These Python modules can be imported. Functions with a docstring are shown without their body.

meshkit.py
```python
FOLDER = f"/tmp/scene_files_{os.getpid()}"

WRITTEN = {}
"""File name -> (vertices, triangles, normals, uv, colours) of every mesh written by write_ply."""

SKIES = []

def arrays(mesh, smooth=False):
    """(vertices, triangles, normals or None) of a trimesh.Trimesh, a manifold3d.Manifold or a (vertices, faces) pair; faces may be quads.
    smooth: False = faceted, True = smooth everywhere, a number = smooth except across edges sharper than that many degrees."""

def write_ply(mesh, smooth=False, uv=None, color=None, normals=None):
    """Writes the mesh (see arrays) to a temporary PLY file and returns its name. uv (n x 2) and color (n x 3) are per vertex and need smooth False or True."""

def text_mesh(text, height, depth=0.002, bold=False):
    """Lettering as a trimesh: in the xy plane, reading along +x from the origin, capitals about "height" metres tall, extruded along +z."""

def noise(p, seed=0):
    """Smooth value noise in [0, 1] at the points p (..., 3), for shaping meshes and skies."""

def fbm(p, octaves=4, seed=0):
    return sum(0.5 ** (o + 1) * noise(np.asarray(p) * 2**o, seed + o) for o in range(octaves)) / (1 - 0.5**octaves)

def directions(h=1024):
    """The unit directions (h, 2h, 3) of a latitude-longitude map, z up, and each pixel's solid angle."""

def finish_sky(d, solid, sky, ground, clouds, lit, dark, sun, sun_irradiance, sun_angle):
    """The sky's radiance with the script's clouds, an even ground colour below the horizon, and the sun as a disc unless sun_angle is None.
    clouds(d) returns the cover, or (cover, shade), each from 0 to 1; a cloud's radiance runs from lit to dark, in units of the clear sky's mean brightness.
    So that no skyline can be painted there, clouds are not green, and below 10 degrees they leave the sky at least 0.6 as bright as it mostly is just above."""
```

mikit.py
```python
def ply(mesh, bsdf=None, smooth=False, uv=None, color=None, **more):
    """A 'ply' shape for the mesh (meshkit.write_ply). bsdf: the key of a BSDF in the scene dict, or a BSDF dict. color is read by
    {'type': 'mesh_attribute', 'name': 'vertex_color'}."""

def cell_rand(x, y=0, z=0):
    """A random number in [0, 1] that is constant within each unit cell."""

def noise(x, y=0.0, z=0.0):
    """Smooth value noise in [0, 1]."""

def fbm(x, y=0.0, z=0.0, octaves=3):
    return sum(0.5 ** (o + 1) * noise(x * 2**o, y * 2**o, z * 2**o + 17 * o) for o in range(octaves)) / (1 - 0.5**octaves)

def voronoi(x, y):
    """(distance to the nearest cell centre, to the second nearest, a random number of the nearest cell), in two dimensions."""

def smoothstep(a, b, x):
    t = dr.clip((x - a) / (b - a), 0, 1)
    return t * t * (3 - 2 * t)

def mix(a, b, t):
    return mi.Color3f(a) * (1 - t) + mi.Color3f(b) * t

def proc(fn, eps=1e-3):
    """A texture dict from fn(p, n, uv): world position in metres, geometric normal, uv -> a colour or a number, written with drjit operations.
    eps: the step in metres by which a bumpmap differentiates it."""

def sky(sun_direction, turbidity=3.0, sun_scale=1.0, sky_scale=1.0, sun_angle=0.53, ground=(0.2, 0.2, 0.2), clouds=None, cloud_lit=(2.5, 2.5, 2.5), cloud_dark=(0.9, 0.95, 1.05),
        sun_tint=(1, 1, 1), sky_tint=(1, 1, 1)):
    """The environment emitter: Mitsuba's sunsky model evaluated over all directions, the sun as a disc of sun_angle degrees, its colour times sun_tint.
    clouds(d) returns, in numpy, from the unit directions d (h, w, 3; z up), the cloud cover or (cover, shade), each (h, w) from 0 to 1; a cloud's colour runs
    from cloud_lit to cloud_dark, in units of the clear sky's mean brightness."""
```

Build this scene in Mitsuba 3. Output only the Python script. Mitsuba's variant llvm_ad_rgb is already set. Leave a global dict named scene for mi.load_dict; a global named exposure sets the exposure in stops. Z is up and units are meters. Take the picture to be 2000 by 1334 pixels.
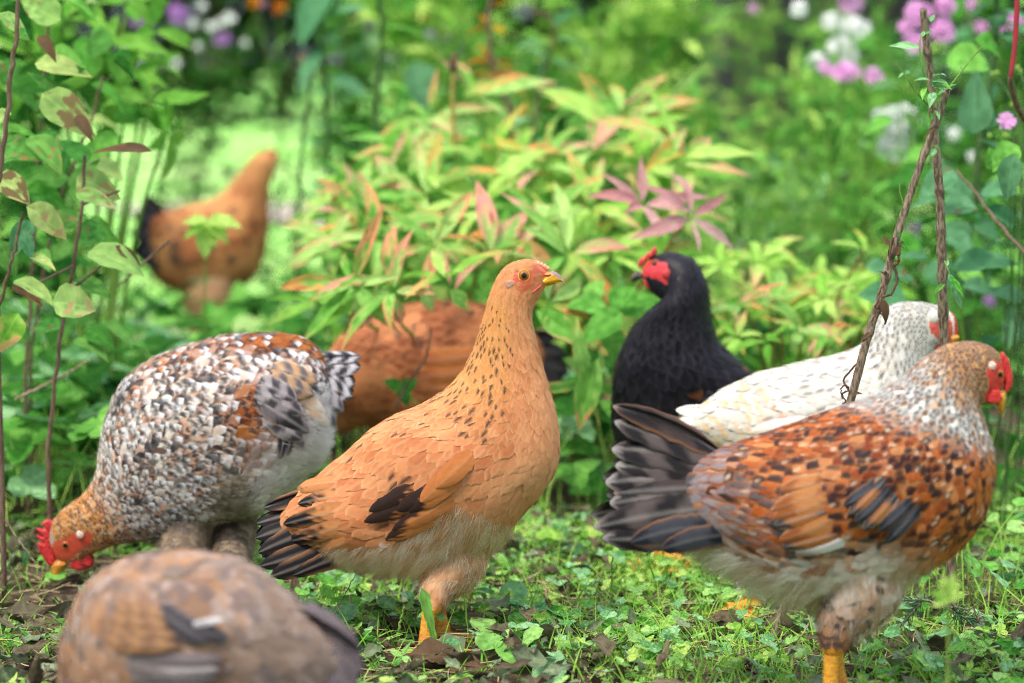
import math
import numpy as np
import mitsuba as mi
import drjit as dr
import mikit, meshkit
import manifold3d
from scipy.interpolate import PchipInterpolator
from scipy.spatial import cKDTree

T4 = mi.ScalarTransform4f
scene, labels = {}, {}

# ---------------------------------------------------------------- camera, sky, exposure
F = 4705.0                      # focal length in pixels of the 2000 x 1334 frame
PITCH = math.atan((667 - 117) / F)
EYE = np.array([0.0, 0.0, 0.6])
FWD = np.array([0, math.cos(PITCH), -math.sin(PITCH)])
UPV = np.array([0, math.sin(PITCH), math.cos(PITCH)])
scene['camera'] = {
    'type': 'thinlens', 'fov': math.degrees(2 * math.atan(1000 / F)), 'fov_axis': 'x',
    'to_world': T4().look_at(origin=EYE.tolist(), target=(EYE + FWD).tolist(), up=[0, 0, 1]),
    'aperture_radius': 0.0125, 'focus_distance': 2.47, 'near_clip': 0.05, 'far_clip': 400.0}
# an overcast sky, as overcast skies are: about three times as bright overhead as at the horizon, the sun a broad soft patch
scene['sky'] = mikit.sky((-0.35, -0.40, 0.85), turbidity=3.0, sun_scale=0.3, sun_angle=14, clouds=lambda d: (1.0 + 0 * d[..., 2], 1 - np.clip(d[..., 2], 0, 1)),
                         cloud_lit=(2.0, 2.2, 2.55), cloud_dark=(0.58, 0.64, 0.75), sun_tint=(0.94, 1.0, 1.1), ground=(0.1, 0.14, 0.06))
exposure = 3.32
# ---------------------------------------------------------------- helpers
def unit(v):
    v = np.asarray(v, float)
    return v / np.maximum(np.linalg.norm(v, axis=-1, keepdims=True), 1e-12)


def P(px, py, d):
    """The point at distance d (world y) that stands at this place of the 2000 x 1334 frame."""
    px, py, d = (np.asarray(x, float) for x in (px, py, d))
    r = FWD + ((px - 1000) / F)[..., None] * np.array([1.0, 0, 0]) - ((py - 667) / F)[..., None] * UPV
    return EYE + r * (d / r[..., 1])[..., None]


def proj(p):
    q = np.asarray(p, float) - EYE
    z = q @ FWD
    return 1000 + F * q[..., 0] / z, 667 - F * (q @ UPV) / z


def G(px, py):
    r = FWD + (px - 1000) / F * np.array([1.0, 0, 0]) - (py - 667) / F * UPV
    return EYE + r * (-EYE[2] / r[2])


def lerp(a, b, w):
    return np.asarray(a, float) * (1 - w) + np.asarray(b, float) * w


def sst(a, b, x):
    t = np.clip((x - a) / (b - a), 0, 1)
    return t * t * (3 - 2 * t)


def srgb(r, g, b):
    c = np.array([r, g, b], float) / 255
    return np.where(c < 0.04045, c / 12.92, ((c + 0.055) / 1.055) ** 2.4)


_used = {}


def numbered(name):
    k = _used.get(name, -1) + 1
    _used[name] = k
    return name if k == 0 else f'{name}_{k:03d}'


def thing(name, label, cat, group=None):
    key = numbered(name)
    labels[key] = {'label': label, 'category': cat}
    if group:
        labels[key]['group'] = group
    return key


def stuff(name, label, cat):
    key = numbered(name)
    labels[key] = {'label': label, 'category': cat, 'kind': 'stuff'}
    return key


def put(key, v, f, bsdf, n=None, uv=None, c=None, smooth=True):
    if n is None:
        d = mikit.ply((v, f), bsdf, smooth=smooth, uv=uv, color=c)
    else:
        d = {'type': 'ply', 'filename': meshkit.write_ply((v, f), False, uv, c, normals=n), 'face_normals': False, 'bsdf': {'type': 'ref', 'id': bsdf}}
    scene[key] = d
    return key


def part(parent, name, v, f, bsdf, n=None, uv=None, c=None, smooth=True, label=None, kind=None):
    key = numbered(parent + '__' + name)
    put(key, v, f, bsdf, n, uv, c, smooth)
    e = {}
    if label:
        e['label'] = label
    if kind:
        e['kind'] = kind
    if e:
        labels[key] = e
    return key


def quads(nt, nu, count=1):
    i, j = np.meshgrid(np.arange(nt - 1), np.arange(nu - 1), indexing='ij')
    q = np.stack([i * nu + j, (i + 1) * nu + j, (i + 1) * nu + j + 1, i * nu + j + 1], -1).reshape(-1, 4)
    t = np.vstack([q[:, [0, 1, 2]], q[:, [0, 2, 3]]])
    return (t[None] + (np.arange(count) * nt * nu)[:, None, None]).reshape(-1, 3)


def gridnormals(V):
    """V (N, nt, nu, 3) -> unit normals of each small grid."""
    a = np.gradient(V, axis=1)
    b = np.gradient(V, axis=2)
    n = np.cross(a, b)
    return n / np.maximum(np.linalg.norm(n, axis=-1, keepdims=True), 1e-12)


def tube(points, radii, sides=10, cap=True):
    """A closed tube along a polyline."""
    p = np.asarray(points, float)
    r = np.broadcast_to(np.asarray(radii, float), (len(p),))
    t = unit(np.gradient(p, axis=0))
    a = np.zeros_like(p)
    x = np.array([0, 0, 1.0]) if abs(t[0, 2]) < 0.9 else np.array([1.0, 0, 0])
    for k in range(len(p)):
        x = unit(x - t[k] * (x @ t[k]))
        a[k] = x
    b = np.cross(t, a)
    g = np.arange(sides) * 2 * np.pi / sides
    v = p[:, None] + r[:, None, None] * (np.cos(g)[None, :, None] * a[:, None] + np.sin(g)[None, :, None] * b[:, None])
    i, j = np.meshgrid(np.arange(len(p) - 1), np.arange(sides), indexing='ij')
    j2 = (j + 1) % sides
    q = np.stack([i * sides + j, i * sides + j2, (i + 1) * sides + j2, (i + 1) * sides + j], -1).reshape(-1, 4)
    f = np.vstack([q[:, [0, 1, 2]], q[:, [0, 2, 3]]])
    v = v.reshape(-1, 3)
    if cap:
        v = np.vstack([v, p[0] - t[0] * r[0] * 0.5, p[-1] + t[-1] * r[-1] * 0.5])
        k = np.arange(sides)
        n = len(p) * sides
        f = np.vstack([f, np.stack([np.full(sides, n), (k + 1) % sides, k], 1), np.stack([np.full(sides, n + 1), (len(p) - 1) * sides + k, (len(p) - 1) * sides + (k + 1) % sides], 1)])
    return v, f


def spline(points, n):
    p = np.asarray(points, float)
    if len(p) == 2:
        return p[0] + (p[1] - p[0]) * np.linspace(0, 1, n)[:, None]
    return PchipInterpolator(np.arange(len(p)), p, axis=0)(np.linspace(0, len(p) - 1, n))


def join(meshes):
    vs, fs, k = [], [], 0
    for v, f in meshes:
        vs.append(v)
        fs.append(np.asarray(f) + k)
        k += len(v)
    return np.vstack(vs), np.vstack(fs)


def inside(poly, x, y):
    import shapely
    return shapely.contains_xy(shapely.Polygon(poly).buffer(0), np.ravel(x), np.ravel(y)).reshape(np.shape(x))


def rgb(c):
    return {'type': 'rgb', 'value': [float(x) for x in c]}


VC = {'type': 'mesh_attribute', 'name': 'vertex_color'}


def two(b):
    return {'type': 'twosided', 'bsdf': b}


def bump(b, fn, scale, eps=5e-4):
    return {'type': 'bumpmap', 'scale': scale, 'arbitrary': mikit.proc(fn, eps), 'bsdf': b}
# ---------------------------------------------------------------- materials
noise, fbm, cell, smooth_, mix = mikit.noise, mikit.fbm, mikit.cell_rand, mikit.smoothstep, mikit.mix


def principled(color, rough, spec=0.5, **k):
    return {'type': 'principled', 'base_color': color, 'roughness': rough, 'specular': spec, **k}


scene['feather_soft'] = two(principled(VC, 0.6, 0.12, sheen=0.08, sheen_tint=0.8))
scene['feather_gloss'] = two(principled(VC, 0.42, 0.12))
scene['skin'] = two({'type': 'bumpmap', 'scale': 0.0006, 'tex': mikit.proc(lambda p, n, uv: fbm(p.x * 700, p.y * 700, p.z * 700, 2), 4e-4),
                     'bsdf': principled(VC, 0.42, 0.45)})
scene['comb_skin'] = two({'type': 'bumpmap', 'scale': 0.0006, 'tex': mikit.proc(lambda p, n, uv: noise(p.x * 900, p.y * 900, p.z * 900), 4e-4),
                          'bsdf': principled(VC, 0.4, 0.5)})
scene['horn'] = two(principled(VC, 0.3, 0.5))
scene['eye_ball'] = two(principled(VC, 0.06, 0.35))
def leaf_bsdf(name, c1, c2, tip=None, tip2=None, blot=None, vein=0.25, rough=0.26, trans=0.65, tip_from=0.35, blot_at=0.62, spec=1.46):
    """A leaf: uv.x = seed + place across, uv.y = tone (0..15) + place along."""
    c1, c2 = mi.Color3f(*map(float, c1)), mi.Color3f(*map(float, c2))
    cols = {k: (None if x is None else mi.Color3f(*map(float, x))) for k, x in dict(tip=tip, tip2=tip2 if tip2 is not None else tip, blot=blot).items()}

    def fn(p, n, uv):
        a, b = dr.floor(uv.x), dr.floor(uv.y)
        u, v = uv.x - a, uv.y - b
        r1, r2, r3 = cell(a, b, 1), cell(a, b, 2), cell(a, b, 3)
        e = dr.abs(u - 0.5) * 2
        q = noise(u * 5 + a * 7, v * 9 + b * 3, a)
        col = mix(c1, c2, dr.clip(r1 * 0.8 + q * 0.35, 0, 1))
        col = col * (0.8 + 0.4 * q)
        rib = dr.exp(-dr.square((u - 0.5) / 0.035))
        z = (v + e * 0.16) * 9
        side = smooth_(0.80, 0.95, dr.abs(z - dr.floor(z) - 0.5) * 2)
        col = mix(col, col * 1.6 + mi.Color3f(0.03, 0.04, 0.01), vein * dr.maximum(rib, side * 0.45))
        if cols['tip'] is not None:
            w = smooth_(tip_from, tip_from + 0.5, v * 0.75 + e * 0.35 - 0.28 + (q - 0.5) * 0.5 + (b / 15 - 0.5) * 0.7)
            col = mix(col, mix(cols['tip'], cols['tip2'], r2), w)
        if cols['blot'] is not None:
            g = fbm(u * 4 + a * 3, v * 5 + b, a, 2) + (b / 15 - 0.5) * 0.5 + 0.12 * v
            col = mix(col, cols['blot'] * (0.6 + 0.8 * r3), smooth_(blot_at, blot_at + 0.12, g))
        return col

    scene[name] = {'type': 'principledthin', 'base_color': mikit.proc(fn), 'roughness': rough, 'diff_trans': trans, 'eta': spec}


leaf_bsdf('leaf_peony', (0.09, 0.35, 0.035), (0.43, 0.64, 0.20), (0.76, 0.33, 0.32), (0.74, 0.34, 0.10), (0.30, 0.11, 0.05), vein=0.45, tip_from=0.18, blot_at=0.93)
leaf_bsdf('leaf_peony_green', (0.08, 0.29, 0.03), (0.20, 0.42, 0.07), (0.5, 0.26, 0.1), None, None, vein=0.3, tip_from=0.75)
leaf_bsdf('leaf_peony_yellow', (0.16, 0.45, 0.04), (0.46, 0.68, 0.17), (0.74, 0.42, 0.30), (0.72, 0.40, 0.08), None, vein=0.4, tip_from=0.40)
leaf_bsdf('leaf_peony_mauve', (0.54, 0.22, 0.26), (0.60, 0.38, 0.36), (0.5, 0.10, 0.13), (0.6, 0.3, 0.3), None, vein=0.3, tip_from=0.4)
leaf_bsdf('leaf_dogwood', (0.035, 0.19, 0.035), (0.16, 0.36, 0.08), (0.45, 0.42, 0.08), (0.42, 0.26, 0.12), (0.28, 0.17, 0.08), vein=0.3, tip_from=0.8, blot_at=0.9)
leaf_bsdf('leaf_dogwood_pale', (0.20, 0.40, 0.11), (0.42, 0.52, 0.17), (0.58, 0.50, 0.18), (0.56, 0.42, 0.26), (0.36, 0.25, 0.12), vein=0.35, tip_from=0.55, blot_at=0.78)
leaf_bsdf('leaf_dead', (0.13, 0.08, 0.045), (0.085, 0.055, 0.035), (0.30, 0.16, 0.06), (0.07, 0.05, 0.035), None, rough=0.7, trans=0.2, tip_from=0.5)
leaf_bsdf('leaf_rose', (0.06, 0.21, 0.09), (0.13, 0.30, 0.15), (0.2, 0.2, 0.08), None, (0.2, 0.12, 0.06), vein=0.3, rough=0.36, tip_from=0.9, blot_at=0.9)
leaf_bsdf('leaf_lime', (0.09, 0.36, 0.02), (0.58, 0.78, 0.20), (0.5, 0.5, 0.06), None, None, trans=0.9, tip_from=0.8)
leaf_bsdf('leaf_mid', (0.03, 0.20, 0.02), (0.24, 0.54, 0.11), None, None, None, trans=0.7)
leaf_bsdf('leaf_blue', (0.11, 0.32, 0.14), (0.22, 0.44, 0.22), None, None, None, trans=0.6, rough=0.36)
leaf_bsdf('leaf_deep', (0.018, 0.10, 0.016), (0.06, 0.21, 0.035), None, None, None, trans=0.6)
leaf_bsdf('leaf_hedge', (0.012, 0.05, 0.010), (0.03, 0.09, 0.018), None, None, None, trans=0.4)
leaf_bsdf('leaf_orange', (0.55, 0.30, 0.02), (0.55, 0.16, 0.02), (0.5, 0.06, 0.02), None, None, trans=0.7)
leaf_bsdf('leaf_clover', (0.06, 0.27, 0.035), (0.40, 0.66, 0.20), (0.45, 0.42, 0.08), None, (0.2, 0.1, 0.04), vein=0.3, tip_from=1.0, blot_at=0.95)
leaf_bsdf('leaf_clover_blue', (0.045, 0.22, 0.055), (0.34, 0.60, 0.30), None, None, None, vein=0.35)
leaf_bsdf('grass_blade', (0.14, 0.40, 0.04), (0.34, 0.56, 0.10), (0.5, 0.42, 0.16), None, None, vein=0.15, tip_from=0.85)
leaf_bsdf('litter_leaf', (0.055, 0.038, 0.026), (0.15, 0.135, 0.085), (0.03, 0.025, 0.02), (0.24, 0.18, 0.11), None, rough=0.75, trans=0.15, tip_from=0.45)
leaf_bsdf('litter_green', (0.10, 0.14, 0.07), (0.22, 0.27, 0.16), (0.06, 0.06, 0.045), None, None, rough=0.7, trans=0.3, tip_from=0.55)
leaf_bsdf('petal_pink', (0.74, 0.38, 0.70), (0.70, 0.30, 0.62), (0.76, 0.48, 0.74), None, None, vein=0.1, rough=0.6, trans=0.7, tip_from=0.5)
leaf_bsdf('petal_white', (0.80, 0.80, 0.80), (0.74, 0.76, 0.74), None, None, None, vein=0.05, rough=0.6, trans=0.6)
leaf_bsdf('petal_purple', (0.34, 0.14, 0.46), (0.44, 0.22, 0.52), None, None, None, vein=0.1, rough=0.6, trans=0.6)


def stalk(name, a, b, freq=300, rough=0.6, **k):
    a, b = mi.Color3f(*map(float, a)), mi.Color3f(*map(float, b))
    scene[name] = two(principled(mikit.proc(lambda p, n, uv: mix(a, b, smooth_(0.3, 0.7, fbm(p.x * freq, p.y * freq, p.z * freq * 0.25, 3)))), rough, 0.35, **k))


stalk('stem_green', (0.10, 0.24, 0.03), (0.18, 0.28, 0.05))
stalk('stem_dark', (0.03, 0.085, 0.02), (0.06, 0.11, 0.03))
stalk('stem_brown', (0.10, 0.06, 0.04), (0.17, 0.11, 0.075))
stalk('stem_red', (0.36, 0.02, 0.04), (0.26, 0.03, 0.04))
stalk('stem_orange', (0.34, 0.17, 0.06), (0.26, 0.27, 0.06))
stalk('bark_twig', (0.095, 0.062, 0.042), (0.28, 0.21, 0.155), 520, 0.65)
stalk('twig_dry', (0.16, 0.11, 0.07), (0.36, 0.28, 0.19), 300)
stalk('bract_dark', (0.05, 0.025, 0.018), (0.15, 0.085, 0.05), 600, 0.75)
stalk('straw', (0.50, 0.40, 0.22), (0.36, 0.27, 0.13), 200)
stalk('needle', (0.02, 0.07, 0.028), (0.045, 0.12, 0.05), 300, 0.45)
stalk('plank', (0.008, 0.008, 0.010), (0.02, 0.019, 0.022), 8, 0.85)
scene['soil'] = two({'type': 'bumpmap', 'scale': 0.01, 'tex': mikit.proc(lambda p, n, uv: fbm(p.x * 90, p.y * 90, 0, 3), 1e-3),
                     'bsdf': principled(mikit.proc(lambda p, n, uv: mix(mi.Color3f(0.035, 0.024, 0.016), mi.Color3f(0.10, 0.075, 0.048), smooth_(0.3, 0.7, fbm(p.x * 45, p.y * 45, 0, 4)))), 0.9, 0.1)})
scene['turf'] = two(principled(mikit.proc(lambda p, n, uv: mix(mix(mi.Color3f(0.12, 0.36, 0.06), mi.Color3f(0.24, 0.48, 0.11), noise(p.x * 30, p.y * 30)), mi.Color3f(0.30, 0.38, 0.16), smooth_(0.45, 0.75, fbm(p.x * 1.3, p.y * 1.3, 3, 3)) * 0.7)), 0.8, 0.15))
scene['path_sand'] = two(principled(mikit.proc(lambda p, n, uv: mix(mi.Color3f(0.24, 0.20, 0.165), mi.Color3f(0.36, 0.31, 0.27), fbm(p.x * 25, p.y * 25, 0, 3))), 0.85, 0.15))
# ---------------------------------------------------------------- hens
class Loft:
    """A closed body along a row of cross-sections: each a point of the upper and of the lower outline and a half width."""

    def __init__(self, secs, d0, yaw=0.0, xref=None, inset=0.002, sub=10, M=72):
        self.secs, self.d0, self.yaw = secs, d0, yaw
        S = np.array([x[:5] for x in secs], float)
        self.xref = S[:, 0].mean() if xref is None else xref
        self.n = len(S)
        dd = np.array([x[5] if len(x) > 5 else 0.0 for x in secs])
        A = P(S[:, 0], S[:, 1], self.dep(S[:, 0]) + dd)
        B = P(S[:, 2], S[:, 3], self.dep(S[:, 2]) + dd)
        self.L = np.array([math.sin(yaw), -math.cos(yaw), 0.0])
        C, U = (A + B) / 2, (A - B) / 2
        h = np.linalg.norm(U, axis=1, keepdims=True)
        U = U / h * np.maximum(h - inset, h * 0.5)
        k = np.arange(self.n)
        self.idx = np.linspace(0, self.n - 1, (self.n - 1) * sub + 1)
        c, u, w = (PchipInterpolator(k, x, axis=0)(self.idx) for x in (C, U, S[:, 4]))
        self.phi = np.arange(M) * 2 * np.pi / M
        self.M, self.sub = M, sub
        self.C = c
        cs, sn = np.cos(self.phi), np.sin(self.phi)
        # the belly is fuller than an ellipse: its flanks stand steeper below the middle
        low = np.maximum(-cs, 0)
        sn = np.sign(sn) * np.abs(sn) ** (1 - 0.38 * np.minimum(low * 2, 1))
        self.pos = c[:, None] + u[:, None] * cs[None, :, None] + self.L * (w[:, None, None] * sn[None, :, None])
        self._finish()

    def dep(self, px):
        return self.d0 + math.tan(self.yaw) * (np.asarray(px, float) - self.xref) * self.d0 / F

    def _finish(self):
        p = self.pos
        self.ds = np.gradient(p, axis=0) * self.sub
        self.dphi = (np.roll(p, -1, 1) - np.roll(p, 1, 1)) / (2 * 2 * np.pi / self.M)
        n = unit(np.cross(self.ds, self.dphi))
        if (n * (p - self.C[:, None])).sum() < 0:
            n = -n
        self.nor = n
        self.px, self.py = proj(p)
        self.ms = np.linalg.norm(self.ds, axis=-1)
        self.mp = np.linalg.norm(self.dphi, axis=-1)

    def bulge(self, cx, cy, rx, ry, ang, amp, power=2.0):
        """Swells both flanks round the place (cx, cy) of the near flank."""
        a = math.radians(ang)
        x, y = self.px - cx, self.py - cy
        q = ((x * math.cos(a) + y * math.sin(a)) / rx) ** 2 + ((-x * math.sin(a) + y * math.cos(a)) / ry) ** 2
        fld = amp * np.exp(-q ** (power / 2)) * (np.sin(self.phi)[None] > 0)
        fld = fld + fld[:, (-np.arange(self.M)) % self.M]
        self.pos = self.pos + self.nor * fld[..., None]
        self._finish()

    def _at(self, arr, s, phi):
        a = np.clip(s * self.sub, 0, len(self.idx) - 1.0001)
        b = (phi / (2 * np.pi) * self.M) % self.M
        i, j = np.floor(a).astype(int), np.floor(b).astype(int) % self.M
        ta, tb = (a - i), (b - np.floor(b))
        j2 = (j + 1) % self.M
        if arr.ndim == 3:
            ta, tb = ta[..., None], tb[..., None]
        return (arr[i, j] * (1 - tb) + arr[i, j2] * tb) * (1 - ta) + (arr[i + 1, j] * (1 - tb) + arr[i + 1, j2] * tb) * ta

    def eval(self, s, phi):
        over = np.maximum(s - (self.n - 1), 0)
        p = self._at(self.pos, s, phi)
        if np.any(over > 0):
            p = p + over[..., None] * (self.C[-1] - self.C[-6]) / (5 / self.sub)
        return p, unit(self._at(self.nor, s, phi))

    def mesh(self):
        K, M = self.pos.shape[:2]
        v = np.vstack([self.pos.reshape(-1, 3), self.C[0] + (self.C[0] - self.C[1]) * 0.5, self.C[-1] + (self.C[-1] - self.C[-2]) * 0.5])
        i, j = np.meshgrid(np.arange(K - 1), np.arange(M), indexing='ij')
        j2 = (j + 1) % M
        q = np.stack([i * M + j, i * M + j2, (i + 1) * M + j2, (i + 1) * M + j], -1).reshape(-1, 4)
        k = np.arange(M)
        f = np.vstack([q[:, [0, 1, 2]], q[:, [0, 2, 3]], np.stack([np.full(M, K * M), (k + 1) % M, k], 1), np.stack([np.full(M, K * M + 1), (K - 1) * M + k, (K - 1) * M + (k + 1) % M], 1)])
        return v, f

    def find(self, x, y):
        """(s, phi) of the near-flank place seen at (x, y)."""
        x, y = np.atleast_1d(np.asarray(x, float)), np.atleast_1d(np.asarray(y, float))
        near = (self.nor * unit(EYE - self.pos)).sum(-1) > 0.02
        q = np.stack([self.px[near], self.py[near]], 1)
        _, k = cKDTree(q).query(np.stack([x, y], 1))
        i, j = np.nonzero(near)
        return self.idx[i[k]], self.phi[j[k]]

    def scatter(self, rfn, rng, many=7.0, keep=None):
        """Places spread evenly over the surface with the local spacing rfn(s, phi)."""
        K, M = self.pos.shape[:2]
        area = self.ms * self.mp
        s0, p0 = np.meshgrid(self.idx, self.phi, indexing='ij')
        r = rfn(s0, p0)
        wgt = area / r ** 2
        wgt[-1] = 0
        total = wgt.sum() * (2 * np.pi / M) / self.sub
        n = int(total * many)
        pick = rng.choice(K * M, n, p=(wgt / wgt.sum()).ravel())
        s = self.idx[pick // M] + rng.random(n) / self.sub
        phi = self.phi[pick % M] + (rng.random(n) - 0.5) * 2 * np.pi / M
        if keep is not None:
            ok = keep(s, phi)
            s, phi = s[ok], phi[ok]
        p, _ = self.eval(s, phi)
        rad = rfn(s, phi)
        out = _poisson(p, rad)
        return s[out], phi[out]


def _poisson(p, rad):
    near = cKDTree(p).query_ball_point(p, rad, return_sorted=False)
    dead = np.zeros(len(p), bool)
    out = []
    for i in range(len(p)):
        if not dead[i]:
            out.append(i)
            dead[near[i]] = True
    return np.array(out, int)


def clump(p, g, gain=4.0):
    """0..1 per barb, alike within a tuft."""
    return np.clip(0.5 + gain * (meshkit.fbm(p * 140, 2, seed=12) - 0.5) + 0.25 * (g.random(len(p)) - 0.5), 0, 1)[:, None]


class Ctx:
    pass


def plumage(loft, s, phi, rng, length, width, colour, lift=0.0016, base=0.0004, skew=0.0, nt=7, nu=5, soft=0.55, ragged=0.03, wild=0.10):
    """Overlapping feathers that hug the surface. length, width in metres (arrays); colour(ctx) -> (N, nt, nu, 3)."""
    N = len(s)
    t = np.linspace(0, 1, nt)[None, :, None]
    u = np.linspace(-1, 1, nu)[None, None, :]
    ms = np.maximum(loft._at(loft.ms, s, phi), 1e-3)[:, None, None]
    mp = np.maximum(loft._at(loft.mp, s, phi), 2e-3)[:, None, None]
    L, W = np.asarray(length)[:, None, None], np.asarray(width)[:, None, None]
    prof = np.where(t < 0.5, 0.62 + 0.76 * t, np.sqrt(np.maximum(1 - (np.maximum(t - 0.5, 0) / 0.52) ** 2.4, 0.0)))
    rag = 1 + ragged * (rng.random((N, nt, nu)) - 0.5) * 2
    sk = (np.asarray(skew) + rng.normal(0, wild, N))[:, None, None]
    tipcut = 1 - 0.10 * u ** 2 * t ** 3
    along = (t * tipcut - 0.45) * L * rag
    ss = s[:, None, None] + along / ms
    pp = phi[:, None, None] + (u * prof * W * 0.5 + sk * t * L) / mp + 0 * ss
    p, n = loft.eval(np.maximum(ss, 0.02), pp)
    lf = (lift * (0.7 + 0.6 * rng.random(N)))[:, None, None]
    off = base + lf * t ** 1.3 - 0.22 * lf * u ** 2 * t - 0.35 * lf * t ** 6
    V = p + n * off[..., None]
    nn = gridnormals(V)
    nn = nn * np.sign((nn * n).sum(-1, keepdims=True) + 1e-9)
    nn = unit(nn * (1 - soft) + n * soft)
    c = Ctx()
    c.t, c.u, c.N, c.rng, c.loft = t, u, N, rng, loft
    c.s, c.phi = s[:, None, None], np.abs((phi + np.pi) % (2 * np.pi) - np.pi)[:, None, None]
    c.px, c.py = (x[:, None, None] for x in proj(loft.eval(s, np.where(np.sin(phi) < 0, -phi, phi))[0]))
    c.R = rng.random((8, N, 1, 1))
    c.p = loft.eval(s, phi)[0]
    c.patch = meshkit.fbm(c.p * 28, 3, seed=6)[:, None, None, None]
    col = np.broadcast_to(colour(c), (N, nt, nu, 3))
    jit = 1 + 0.10 * (rng.random((N, nt, nu, 1)) - 0.5) + 0.26 * (rng.random((N, 1, nu, 1)) - 0.5) * np.minimum(1, np.abs(np.linspace(-2, 2, nu)))[None, None, :, None]
    col = np.clip(col * jit, 0.002, 0.95)
    return V.reshape(-1, 3), quads(nt, nu, N), nn.reshape(-1, 3), col.reshape(-1, 3)


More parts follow.
